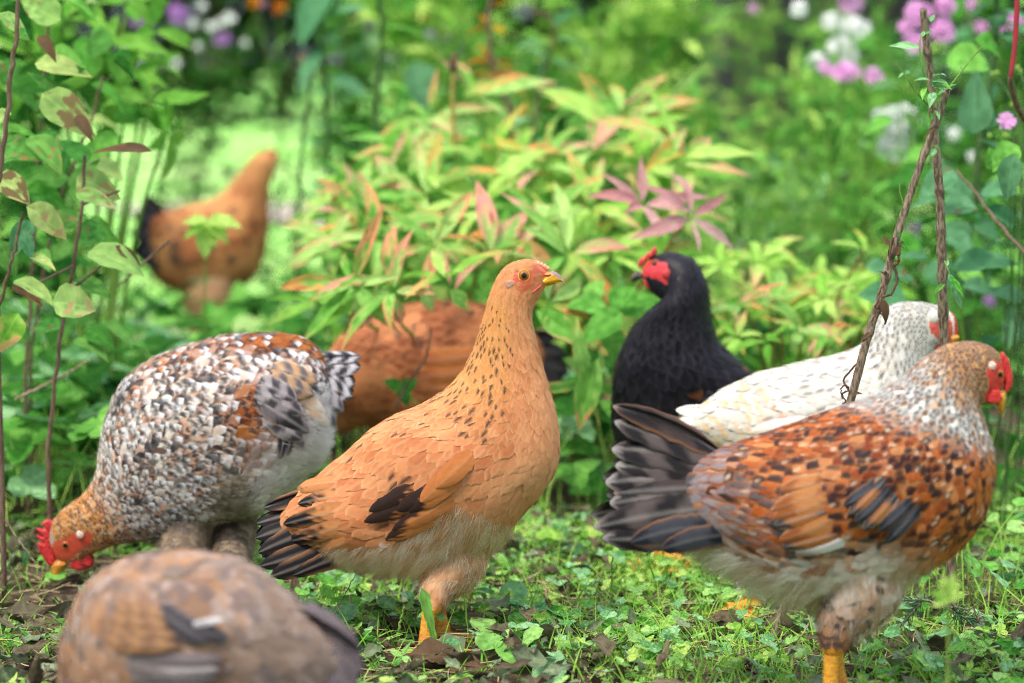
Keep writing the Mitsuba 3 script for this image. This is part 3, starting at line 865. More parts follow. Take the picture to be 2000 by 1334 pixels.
# ---- the other hens share this builder
def bird(label, secs, d0, yaw, right, seed, skin, rf, colour, legs, thigh=(.026, .042, .024, .0115, .004), thigh_col=None, tw=.024, bulge=None, faces=(), bare=(), down=(), lift=.34, soft=.35,
         lmax=.0032, nt=7, nu=5, legr=.0068, hair=None, sub=12, many=7.0, glossy=False, wild=0.10):
    rng = np.random.default_rng(seed)
    H = thing('hen', label, 'hen', 'hens in the garden')
    lo = Loft(secs, d0, yaw=yaw, sub=sub)
    if bulge:
        lo.bulge(*bulge)
    h = np.array([math.cos(yaw), math.sin(yaw), 0]) * (1 if right else -1)
    th, lm, lg = make_legs(lo, h, legs, thigh, tw, legr)
    v, f, c = body_mesh([lo.mesh()] + [t.mesh() for t in th] + lm, lo, skin, lg, faces, seed=seed)
    part(H, 'body', v, f, 'skin', c=c)
    rt = along(rf)
    s, phi = lo.scatter(rt, rng, many)
    x, y = proj(lo.eval(s, np.where(np.sin(phi) < 0, -phi, phi))[0])
    ok = s > 0.6
    for b in bare:
        ok &= ~inside(b, x, y)
    s, phi = s[ok], phi[ok]
    r = rt(s)
    ms = [plumage(lo, s, phi, rng, r * np.where(s < 4, 2.3, 2.9), r * 1.75, colour, lift=np.minimum(lmax, r * lift), soft=soft, nt=nt, nu=nu, wild=wild)]
    for tl in th:
        ts, tp = tl.scatter(lambda s, phi: 0.0058 + 0 * s, rng, keep=lambda s, p: s < 2.75)
        ms.append(plumage(tl, ts, tp, rng, np.full(len(ts), .016), np.full(len(ts), .0105), thigh_col, lift=0.0014, nt=nt, nu=nu))
    d = joinc(ms)
    part(H, 'plumage', d[0], d[1], 'feather_gloss' if glossy else 'feather_soft', n=d[2], c=d[3], kind='stuff')
    fl = []
    for which, n, s0, s1, p0, p1, ln, wd, ca, cb, li, dr_ in down:
        surf = [lo] if which == 'body' else th
        for q in surf:
            s, phi = rng.uniform(s0, s1, n), rng.uniform(p0, p1, n) * rng.choice([-1, 1], n)
            fl.append(strands(q, s, phi, rng, ln, wd, lambda p, g: lerp(ca, cb, clump(p, g)), li, dr_))
    if fl:
        part(H, 'down', *_4(joinc(fl)), kind='stuff')
    return H, lo, rng


def comb_part(H, lo, name, poly, thick, a, b, mat='comb_skin', res=0.8, reach=None, offset=0.0, parent=None, both=False):
    out = None
    for sg in ((1, -1) if both else (1,)):
        v, f, q = puff(poly, lo, thick, res=res, reach=reach, offset=offset * sg)
        k = part(parent or H, name, v, f, mat, c=mottled(v, a, b, 450))
        out = out or k
    return out


def lobe_part(H, lo, x, y, r, a=(0.66, 0.42, 0.34), b=(0.75, 0.66, 0.6)):
    for sg in (1, -1):
        s_, p_ = lo.find([x], [y])
        pp, nn = lo.eval(s_, p_ * sg)
        v, f = ball([0, 0, 0], r, 12, (1.0, 0.5, 1.1))
        part(H, 'earlobe', v + pp[0] + nn[0] * 0.001, f, 'skin', c=mottled(v, a, b, 500))


def banded(base, dark, edge, n, shaft=0.25, tip=0.0, tipcol=(0.7, 0.68, 0.66), sharp=0.5):
    """A long feather with n soft crossbars."""
    def fn(c):
        w = 0.10 * c.rng.normal(size=(c.t.shape[0], c.u.shape[1]))
        m = sst(sharp - .25, sharp + .25, 0.5 + 0.5 * np.sin((c.t + 0.12 * np.abs(c.u)) * n * 2 * np.pi + 1 + 2 * w))[..., None] if n else np.ones((c.t.shape[0], c.u.shape[1], 1))
        k = lerp(base, dark, m)
        k = lerp(k, edge, sst(0.7, 1.0, np.abs(c.u) + 0.15 * w)[..., None] * 0.7)
        if tip:
            k = lerp(k, tipcol, sst(1 - tip, 1 - tip * 0.3, c.t + 0.1 * w)[..., None])
        return lerp(k, (0.62, 0.58, 0.55), np.exp(-(c.u / 0.08) ** 2)[..., None] * shaft)
    return fn


BLK = np.array([0.009, 0.0085, 0.011])


# ---- hen 2: the speckled hen pecking at the left
def hen_speckled():
    secs = [(94, 1044, 112, 1094, .006), (104, 1012, 150, 1102, .0135), (124, 990, 184, 1082, .019), (156, 967, 216, 1068, .026), (182, 932, 265, 1058, .034), (194, 880, 330, 1046, .047),
            (206, 812, 400, 1026, .060), (240, 742, 458, 1010, .068), (310, 693, 515, 998, .073), (400, 662, 562, 965, .073), (490, 650, 602, 930, .068), (553, 650, 630, 905, .060), (600, 664, 640, 872, .047), (628, 692, 642, 822, .031), (642, 725, 646, 772, .012)]
    ORG, ORG2, CRM, GRY = np.array([0.46, 0.15, 0.03]), np.array([0.30, 0.065, 0.012]), np.array([0.70, 0.62, 0.55]), np.array([0.22, 0.205, 0.225])

    def col(c):
        X, Y = c.px[..., None], c.py[..., None]
        R = [r[..., None] for r in c.R]
        t, u = c.t[..., None], c.u[..., None]
        neck = sst(5.2, 3.0, c.s)[..., None]
        low = sst(1.5, 2.3, c.phi)[..., None]
        rust = 1.25 * np.exp(-((X - 515) / 70) ** 2 - ((Y - 820) / 85) ** 2) + 0.75 * sst(0.9, 0.25, c.phi)[..., None] * sst(9.2, 10.6, c.s)[..., None] + 0.6 * sst(0.9, 0.4, c.phi)[..., None] * sst(6, 8, c.s)[..., None]
        rear = sst(455, 545, X) * sst(810, 900, Y)
        tan = lerp(CRM, lerp(CRM, ORG, 0.62), (R[0] < .35) * 1.0)
        base = lerp(tan, GRY, sst(0.3, 0.75, R[1]) * (0.35 + 0.4 * low))
        base = lerp(base, lerp(ORG * .7, ORG2 * .7, R[0]), np.clip(rust * 1.3, 0, 1) * (R[5] < 0.9))
        base = lerp(base, lerp(ORG, (0.6, 0.3, 0.09), R[0]), neck)
        # black bar, then a white tip
        wob = 0.10 * c.rng.normal(size=np.broadcast_shapes(t.shape, u.shape, R[0].shape))
        bw = sst(0.30, 0.08, np.abs(t - (0.46 + 0.30 * R[3]) + 0.16 * u ** 2 + wob)) * (R[2] < 0.94 - 0.35 * neck - 0.3 * rust)
        k = lerp(base, BLK * 2, bw * 0.93 * (1 - rear))
        t0 = 0.42 + 0.28 * R[3]
        tip = sst(0.0, 0.30, (t - t0) * 1.5 - np.abs(u) * 0.75 * (1.15 - t) + 0.8 * wob) * (R[4] < 0.76 - 0.45 * rust) * (0.45 + 0.5 * R[6])
        tipc = lerp(np.array([0.72, 0.74, 0.79]), lerp((0.56, 0.30, 0.11), WHITE, R[6] * .7), neck)
        k = lerp(k, tipc, tip * (0.9 - 0.2 * neck))
        og = sst(0.80, 0.97, np.abs(u) * (0.55 + 0.45 * t)) * (R[7] < 0.55) * (1 - neck)
        k = lerp(k, (0.55, 0.26, 0.09), og * 0.7)
        dk = (R[5] > 0.90) * (1 - neck) * (1 - rear)
        k = lerp(k, BLK * 3, dk * 0.8)
        greyrear = lerp((0.42, 0.38, 0.40), (0.66, 0.62, 0.62), R[0])
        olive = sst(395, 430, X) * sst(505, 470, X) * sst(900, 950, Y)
        k = lerp(k, greyrear, rear * 0.85)
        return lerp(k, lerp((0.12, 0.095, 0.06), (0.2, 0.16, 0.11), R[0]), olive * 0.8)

    kz = lambda pts: [(x / 2.857, y / 2.857 + 867) for x, y in pts]
    face = kz([(300, 545), (345, 525), (420, 495), (500, 485), (522, 520), (515, 570), (470, 585), (400, 645), (330, 675), (288, 650), (285, 600)])
    tcol = lambda c: lerp(lerp((0.10, 0.075, 0.05), (0.27, 0.20, 0.135), c.R[0][..., None]), BLK * 4, sst(.75, .55, c.t[..., None]) * .6)
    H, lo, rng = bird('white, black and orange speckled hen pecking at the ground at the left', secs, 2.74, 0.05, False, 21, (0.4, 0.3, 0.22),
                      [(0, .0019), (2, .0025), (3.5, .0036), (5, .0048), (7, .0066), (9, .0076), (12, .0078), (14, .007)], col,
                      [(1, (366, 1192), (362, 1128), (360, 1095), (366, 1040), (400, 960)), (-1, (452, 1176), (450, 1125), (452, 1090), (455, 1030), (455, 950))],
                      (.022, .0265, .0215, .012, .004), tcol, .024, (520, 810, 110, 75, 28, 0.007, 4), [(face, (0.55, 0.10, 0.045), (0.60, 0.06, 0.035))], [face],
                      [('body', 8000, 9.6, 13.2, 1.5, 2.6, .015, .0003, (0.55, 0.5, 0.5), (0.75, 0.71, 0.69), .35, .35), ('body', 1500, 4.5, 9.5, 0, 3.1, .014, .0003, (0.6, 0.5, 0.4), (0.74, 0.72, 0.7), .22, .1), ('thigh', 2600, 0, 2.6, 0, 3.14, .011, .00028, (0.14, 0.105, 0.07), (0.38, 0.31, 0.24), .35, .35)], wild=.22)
    dk = banded((0.26, 0.23, 0.25), (0.045, 0.04, 0.05), (0.4, 0.34, 0.3), 2.4, .25)
    dk2 = banded((0.13, 0.115, 0.13), (0.022, 0.02, 0.026), (0.34, 0.22, 0.13), 1.5, .25)
    tn = banded((0.62, 0.42, 0.26), (0.66, 0.56, 0.48), (0.06, 0.05, 0.05), 1.2, .2)
    long_feathers(H, 'wing_feather', lo, [(560, 815, 545, 890, 22, dk2), (570, 815, 558, 882, 22, dk2), (560, 800, 585, 872, 30, dk2), (580, 770, 628, 830, 34, tn), (570, 760, 622, 808, 32, tn),
                                          (505, 800, 592, 858, 44, dk), (500, 780, 595, 836, 46, dk2), (500, 765, 588, 812, 46, dk), (505, 750, 575, 790, 44, dk), (520, 740, 600, 772, 44, banded((0.36, 0.22, 0.13), (0.10, 0.085, 0.09), (0.5, 0.36, 0.25), 3, .2)),
                                          (530, 725, 608, 752, 42, banded((0.45, 0.26, 0.14), (0.12, 0.1, 0.1), (0.6, 0.5, 0.4), 3, .2))], rng, dk, base=.003)
    br = banded((0.40, 0.38, 0.41), (0.025, 0.023, 0.028), (0.2, 0.19, 0.2), 3.0, .2, sharp=.42)
    br2 = banded((0.3, 0.28, 0.3), (0.06, 0.055, 0.065), (0.36, 0.33, 0.34), 2.2, .2)
    tail_fan(H, lo, [(618, 700, 706, 697, 40, .002, .002, 1.0, br), (615, 712, 704, 716, 42, .008, .010, .6, br), (615, 728, 694, 748, 42, .014, .017, .4, br), (612, 742, 690, 770, 40, .020, .023, .3, br),
                     (608, 752, 672, 796, 40, .026, .029, .2, br2), (602, 770, 655, 824, 40, .032, .035, .1, br2)], rng, br)
    comb_part(H, lo, 'comb', kz([(302, 430), (262, 420), (242, 432), (232, 447), (252, 470), (240, 476), (205, 464), (200, 476), (228, 505), (240, 516), (206, 504), (203, 514), (222, 538), (244, 552), (212, 546), (212, 580), (232, 620), (256, 660), (282, 684), (318, 660), (305, 600), (300, 520)]), .0042, RED, RED2, reach=5)
    comb_part(H, lo, 'wattle', kz([(385, 658), (430, 620), (488, 588), (512, 612), (526, 645), (518, 675), (488, 695), (442, 700), (405, 690)]), .0035, RED, RED2, reach=5, offset=.006, both=True)
    comb_part(H, lo, 'face_fold', kz([(495, 500), (512, 500), (522, 525), (515, 565), (500, 560), (503, 530)]), .019, RED, (0.5, 0.06, 0.04), reach=3)
    B = comb_part(H, lo, 'beak', kz([(282, 690), (300, 655), (335, 640), (388, 655), (372, 685), (345, 715), (318, 765), (308, 772), (298, 760), (285, 720)]), .0078, (0.62, 0.26, 0.02), (0.5, 0.2, 0.03), 'horn')
    comb_part(H, lo, 'beak_tip', kz([(284, 700), (300, 705), (322, 735), (316, 768), (308, 775), (297, 762)]), .0062, (0.2, 0.13, 0.08), (0.3, 0.18, 0.08), 'horn', parent=B)
    eye(H, lo, 129.5, 1065, 0.0052, .95, (0.42, 0.13, 0.015), pupil=.45, out=.5, ringcol=(0.5, 0.12, 0.05))
    lobe_part(H, lo, 158, 1042, .0045)


# ---- hen 3: the blurred brown hen in the foreground
def hen_brown():
    secs = [(62, 1602, 90, 1632, .007), (50, 1565, 110, 1612, .015), (70, 1500, 165, 1575, .022), (94, 1420, 240, 1530, .036), (113, 1330, 320, 1500, .054), (122, 1232, 385, 1470, .070), (165, 1146, 425, 1440, .078),
            (235, 1095, 465, 1410, .080), (320, 1079, 510, 1400, .078), (400, 1081, 555, 1390, .072), (470, 1098, 590, 1378, .063), (545, 1150, 620, 1365, .050), (605, 1203, 640, 1350, .035), (645, 1245, 660, 1335, .020), (668, 1280, 668, 1310, .008)]

    def col(c):
        X, Y = c.px[..., None], c.py[..., None]
        R = [r[..., None] for r in c.R]
        t, u = c.t[..., None], c.u[..., None]
        br = lerp((0.20, 0.11, 0.068), (0.31, 0.19, 0.125), R[0])
        gy = lerp((0.17, 0.125, 0.10), (0.29, 0.215, 0.18), R[1])
        back = sst(330, 560, X) * 0.8
        k = lerp(br, gy, np.clip(back + (R[2] < 0.22), 0, 1))
        k = lerp(k, (0.36, 0.17, 0.07), sst(0.5, .9, t) * (R[3] < .36) * (1 - back) * .7)
        k = lerp(k, (0.11, 0.085, 0.085), sst(0.25, 0.08, np.abs(t - .7)) * (R[4] < 0.26) * .7)
        k = lerp(k, (0.5, 0.4, 0.38), sst(.78, .95, t) * (R[5] < .4) * .7)
        return k

    H, lo, rng = bird('blurred brown hen bending down in the near left corner of the picture', secs, 1.88, 0.0, False, 31, (0.3, 0.18, 0.1),
                      [(0, .0028), (2, .0035), (4, .007), (6, .0105), (10, .0115), (14, .010)], col,
                      [(1, (330, 1600), (330, 1545), (335, 1500), (345, 1450), (380, 1380)), (-1, (420, 1580), (420, 1530), (420, 1490), (425, 1440), (430, 1380))],
                      (.026, .036, .0245, .012, .004), lambda c: lerp((0.3, 0.2, 0.14), (0.4, 0.3, 0.22), c.R[0][..., None]), .026, (330, 1240, 130, 90, 15, .006, 4), many=5,
                      nt=6, nu=4, down=[('body', 900, 4, 11, 0, 3.1, .016, .0004, (0.4, 0.28, 0.2), (0.5, 0.4, 0.34), .25, .1)])
    dk = banded((0.06, 0.052, 0.06), (0.045, 0.04, 0.048), (0.2, 0.16, 0.16), 0, .1)
    wt = banded((0.36, 0.32, 0.32), (0.17, 0.14, 0.14), (0.25, 0.2, 0.2), 0.7, .1)
    og = banded((0.30, 0.16, 0.08), (0.20, 0.105, 0.06), (0.28, 0.16, 0.09), 3, .05)
    gy = banded((0.12, 0.1, 0.105), (0.17, 0.14, 0.145), (0.22, 0.18, 0.18), 1.4, .1)
    long_feathers(H, 'wing_feather', lo, [(300, 1190, 400, 1262, 56, dk), (330, 1215, 440, 1248, 40, dk), (235, 1320, 420, 1320, 34, gy), (240, 1302, 425, 1300, 30, wt), (250, 1285, 430, 1284, 34, gy),
                                          (215, 1255, 350, 1270, 40, og), (220, 1235, 345, 1250, 36, og), (225, 1215, 335, 1228, 36, og), (230, 1195, 325, 1206, 36, og), (372, 1216, 425, 1222, 15, banded((0.6, 0.58, 0.6), (0.4, 0.38, 0.4), (0.3, 0.3, 0.3), 0.5, 0))], rng, dk, base=.004)
    tl = banded((0.115, 0.092, 0.098), (0.075, 0.06, 0.066), (0.15, 0.12, 0.12), 1.0, .05)
    tail_fan(H, lo, [(540, 1190, 706, 1276, 100, .004, .002, .9, tl), (540, 1220, 710, 1304, 105, .012, .010, .6, tl), (540, 1250, 704, 1335, 105, .02, .02, .4, tl), (540, 1280, 690, 1365, 100, .028, .028, .3, tl), (555, 1300, 670, 1385, 66, .034, .034, .2, tl)], rng, tl)
    comb_part(H, lo, 'comb', [(58, 1560), (40, 1545), (34, 1560), (30, 1580), (26, 1595), (40, 1610), (62, 1612)], .003, RED, RED2, res=1.5)
    comb_part(H, lo, 'beak', [(66, 1600), (90, 1612), (80, 1640), (66, 1655), (60, 1630)], .006, (0.62, 0.26, 0.02), (0.5, 0.2, 0.03), 'horn', res=1.2)
    comb_part(H, lo, 'wattle', [(90, 1610), (118, 1612), (120, 1630), (100, 1640)], .003, RED, RED2, res=1.2, offset=.006, both=True)
    eye(H, lo, 84, 1590, .0052, .95, (0.42, 0.13, 0.015))


# ---- hen 4: the rust coloured hen at the right
def hen_rust_speckled():
    secs = [(1966, 722, 1944, 782, .006), (1944, 680, 1920, 792, .0145), (1902, 664, 1908, 796, .0195), (1852, 669, 1912, 806, .025), (1802, 699, 1922, 832, .034), (1746, 747, 1934, 868, .047), (1690, 779, 1939, 912, .060), (1628, 800, 1930, 960, .069),
            (1560, 824, 1908, 1018, .073), (1500, 845, 1862, 1072, .073), (1450, 862, 1785, 1122, .070), (1400, 876, 1692, 1158, .063), (1366, 890, 1575, 1160, .053), (1340, 910, 1470, 1118, .040), (1318, 940, 1398, 1075, .025), (1312, 975, 1345, 1030, .008)]
    RU, RU2, TN = np.array([0.36, 0.085, 0.017]), np.array([0.15, 0.027, 0.008]), np.array([0.50, 0.22, 0.085])

    def col(c):
        X, Y = c.px[..., None], c.py[..., None]
        R = [r[..., None] for r in c.R]
        t, u = c.t[..., None], c.u[..., None]
        q = np.hypot(u * 0.9, (t - 0.72) * 2.3)
        head = sst(4.9, 2.9, c.s)[..., None]
        neck = sst(6.6, 5.4, c.s + 0.5 * (c.phi - 1))[..., None]
        breast = sst(1.7, 2.5, c.phi)[..., None] * sst(4.5, 6, c.s)[..., None]
        tailz = sst(1480, 1400, X)
        b = lerp(lerp(RU, RU2, sst(.15, 1.0, .6 * R[0] + 2.5 * (c.patch - .42))), TN, (R[1] < 0.15) * 0.6)
        b = lerp(b, lerp((0.42, 0.135, 0.03), (0.32, 0.085, 0.02), R[0]), breast)
        k = lerp(b, lerp(b, TN, 0.6), sst(.65, 1, q) * .55)
        sp = sst(.85, .32, (q + .12 * c.rng.normal(size=np.broadcast_shapes(t.shape, u.shape, R[0].shape))) / (0.8 + 1.1 * R[3])) * (R[2] < 0.60 - 0.30 * breast)
        k = lerp(k, BLK * 1.4, sp * .93)
        wt = sst(.65, .25, np.hypot(u * 1.1, (t - .80) * 2.6) / (.7 + .6 * R[4])) * (R[5] < 0.26 - 0.18 * breast)
        k = lerp(k, (0.60, 0.42, 0.29), wt * .8)
        k = lerp(k, (0.1, 0.035, 0.015), breast * sst(.8, 1.0, np.abs(u)) * 0.6)
        # tail coverts: grey centres in rust rims
        g = lerp(lerp((0.14, 0.12, 0.13), (0.3, 0.26, 0.27), R[6]), lerp((0.4, 0.14, 0.04), RU2, R[0]), sst(.55, .85, np.abs(u) * .8 + .35 * t))
        k = lerp(k, g, np.clip(tailz + .35 * sst(1640, 1560, X) * sst(930, 960, Y), 0, 1) * (R[7] < .85) * .92)
        # mottled down of the belly
        belly = sst(1.75, 2.25, c.phi)[..., None] * sst(9.0, 10.0, c.s)[..., None] * sst(1040, 1070, Y)
        bl = lerp((0.58, 0.46, 0.36), (0.76, 0.72, 0.70), R[0])
        bl = lerp(bl, (0.34, 0.17, 0.08), np.clip(.2 + 5 * (c.patch - .5), 0, 1) * .8)
        k = lerp(k, bl, belly * (R[6] < .93))
        # neck: white with black streaks, buff towards the head
        w0 = lerp(WHITE * .74, lerp((0.50, 0.25, 0.08), (0.34, 0.13, 0.035), R[0]), np.clip(head * 1.1 + (R[1] < .3) * .7, 0, 1) * .9)
        stk = sst(.62, .25, np.hypot(u * .7, (t - .60) * 1.2)) * (R[2] < .92)
        w0 = lerp(w0, BLK * 2.5, stk * .9)
        w0 = lerp(w0, WHITE, head * sst(.80, .95, t) * (R[5] < .4) * .5)
        k = lerp(k, w0, np.clip(neck + head, 0, 1))
        return k

    kz = lambda pts: [(1300 + x / 2.857, 430 + y / 2.857) for x, y in pts]
    face = kz([(1785, 850), (1800, 800), (1840, 785), (1885, 800), (1905, 860), (1895, 950), (1850, 1005), (1790, 1018), (1770, 985), (1800, 930)])
    low = lambda c: sst(1.3, 2.1, c.s)[..., None]
    tcol = lambda c: lerp(lerp(lerp(lerp((0.44, 0.30, 0.21), (0.64, 0.56, 0.52), c.R[0][..., None]), (0.34, 0.16, 0.07), np.clip(.45 + 5 * (c.patch - .5), 0, 1) * .85), lerp((0.12, 0.06, 0.035), (0.32, 0.16, 0.08), c.R[0][..., None]), low(c)), (0.05, 0.035, 0.03), sst(.3, .08, np.abs(c.t[..., None] - .66)) * (c.R[2][..., None] < .2 + .35 * low(c)))
    H, lo, rng = bird('black specked rust coloured hen with whitish neck and fanned dark tail at the right', secs, 2.2, 0.03, True, 41, (0.35, 0.15, 0.07),
                      [(0, .0019), (2, .0025), (4, .0033), (6, .0046), (8, .0066), (11, .0076), (15, .0072)], col,
                      [(1, (1626, 1402), (1614, 1250), (1630, 1208), (1672, 1132), (1680, 1060)), (-1, (1645, 1372), (1634, 1248), (1642, 1206), (1674, 1132), (1680, 1060))],
                      (.044, .040, .0215, .0115, .004), tcol, .019, (1640, 985, 150, 80, -25, 0.007, 4), [(face, (0.6, 0.045, 0.035), (0.45, 0.02, 0.02))], [face],
                      [('body', 3600, 9.8, 13.0, 2.0, 3.14, .013, .00026, (0.42, 0.27, 0.18), (0.80, 0.74, 0.70), .35, .5), ('body', 5000, 11.6, 14.3, 2.2, 3.14, .022, .0003, (0.52, 0.40, 0.29), (0.80, 0.74, 0.66), .35, .55), ('thigh', 2600, 0, 2.1, 0, 3.14, .010, .00028, (0.46, 0.32, 0.23), (0.70, 0.62, 0.58), .3, .35),
                       ('body', 900, 3.5, 9, 0, 3.1, .009, .00022, (0.6, 0.4, 0.2), (0.7, 0.6, 0.5), .22, .05)], legr=.0078, wild=.2)
    tb = banded((0.42, 0.17, 0.06), (0.25, 0.075, 0.02), (0.50, 0.32, 0.2), 1.2, .1)
    tk = banded((0.34, 0.12, 0.035), (0.03, 0.028, 0.034), (0.6, 0.5, 0.42), 1.0, .25)
    kk = banded((0.05, 0.05, 0.065), (0.016, 0.018, 0.028), (0.3, 0.14, 0.06), 1.0, .1)
    gw = banded((0.6, 0.56, 0.56), (0.3, 0.24, 0.22), (0.66, 0.62, 0.6), 1.0, .1)
    long_feathers(H, 'wing_feather', lo, [(1640, 985, 1505, 1018, 34, kk), (1690, 1040, 1555, 1068, 34, gw), (1675, 1022, 1532, 1060, 40, tk), (1662, 1004, 1526, 1045, 44, tb), (1650, 988, 1518, 1028, 44, tk), (1640, 972, 1512, 1008, 44, tb), (1630, 958, 1514, 988, 44, tb), (1618, 942, 1528, 966, 42, tb),
                                          (1800, 978, 1724, 1046, 34, kk), (1790, 966, 1712, 1036, 34, kk), (1756, 960, 1682, 1030, 32, tk), (1744, 952, 1668, 1018, 32, kk), (1732, 942, 1658, 1004, 32, tk), (1722, 930, 1650, 990, 32, kk)], rng, tb, base=.0012, step=.0004)
    td = banded((0.080, 0.062, 0.060), (0.012, 0.010, 0.012), (0.03, 0.023, 0.022), 2.4, .16, .07, (0.28, 0.25, 0.25))
    tu = banded((0.045, 0.032, 0.032), (0.014, 0.012, 0.015), (0.2, 0.09, 0.035), 1.3, .15, .05, (0.24, 0.17, 0.13))
    tail_fan(H, lo, [(1400, 882, 1197, 792, 60, .003, .002, .9, tu), (1400, 892, 1200, 822, 62, .006, .005, .75, td), (1395, 905, 1194, 874, 72, .010, .010, .6, td), (1395, 915, 1200, 905, 66, .013, .013, .5, td), (1390, 942, 1196, 955, 66, .018, .020, .35, tu), (1395, 990, 1180, 1030, 60, .027, .031, .1, tu), (1390, 930, 1180, 936, 70, .016, .018, .4, td), (1390, 955, 1188, 974, 68, .020, .023, .3, td),
                     (1395, 980, 1157, 1018, 68, .026, .030, .2, td), (1400, 1000, 1172, 1038, 60, .029, .034, .1, td), (1405, 1015, 1224, 1044, 54, .032, .037, .0, kk), (1415, 1030, 1284, 1056, 50, .035, .040, -.1, kk)], rng, td)
    cv = banded((0.20, 0.17, 0.18), (0.075, 0.06, 0.065), (0.40, 0.14, 0.04), 1.6, .05, .22, (0.38, 0.14, 0.045))
    long_feathers(H, 'tail_covert', lo, [(1400, 885, 1326, 880, 40, cv), (1400, 908, 1320, 914, 42, cv), (1400, 935, 1322, 950, 42, cv), (1400, 965, 1312, 990, 44, cv), (1410, 990, 1328, 1022, 42, cv), (1430, 1010, 1356, 1046, 42, cv)], rng, cv, base=.0005, both=False)
    comb_part(H, lo, 'comb', kz([(1872, 735), (1888, 738), (1905, 765), (1915, 775), (1928, 830), (1938, 870), (1932, 925), (1912, 958), (1880, 965), (1888, 900), (1880, 830), (1862, 775)]), .004, RED, RED2, reach=5)
    comb_part(H, lo, 'wattle', kz([(1800, 930), (1850, 940), (1868, 985), (1845, 1015), (1800, 1020), (1775, 1000), (1776, 965)]), .0035, RED, RED2, reach=5, offset=.009, both=True)
    B = comb_part(H, lo, 'beak', kz([(1828, 985), (1850, 955), (1895, 945), (1898, 1000), (1886, 1060), (1876, 1088), (1860, 1075), (1838, 1030)]), .0075, (0.68, 0.32, 0.02), (0.5, 0.2, 0.02), 'horn')
    comb_part(H, lo, 'beak_ridge', kz([(1885, 960), (1900, 950), (1902, 1000), (1890, 1060), (1876, 1090), (1878, 1040)]), .004, (0.12, 0.07, 0.03), (0.25, 0.13, 0.04), 'horn', parent=B)
    eye(H, lo, 1300 + 1866 / 2.857, 430 + 862 / 2.857, .005, .95, (0.42, 0.13, 0.015), ringcol=(0.5, 0.05, 0.03))
    lobe_part(H, lo, 1300 + 1818 / 2.857, 430 + 808 / 2.857, .0036)


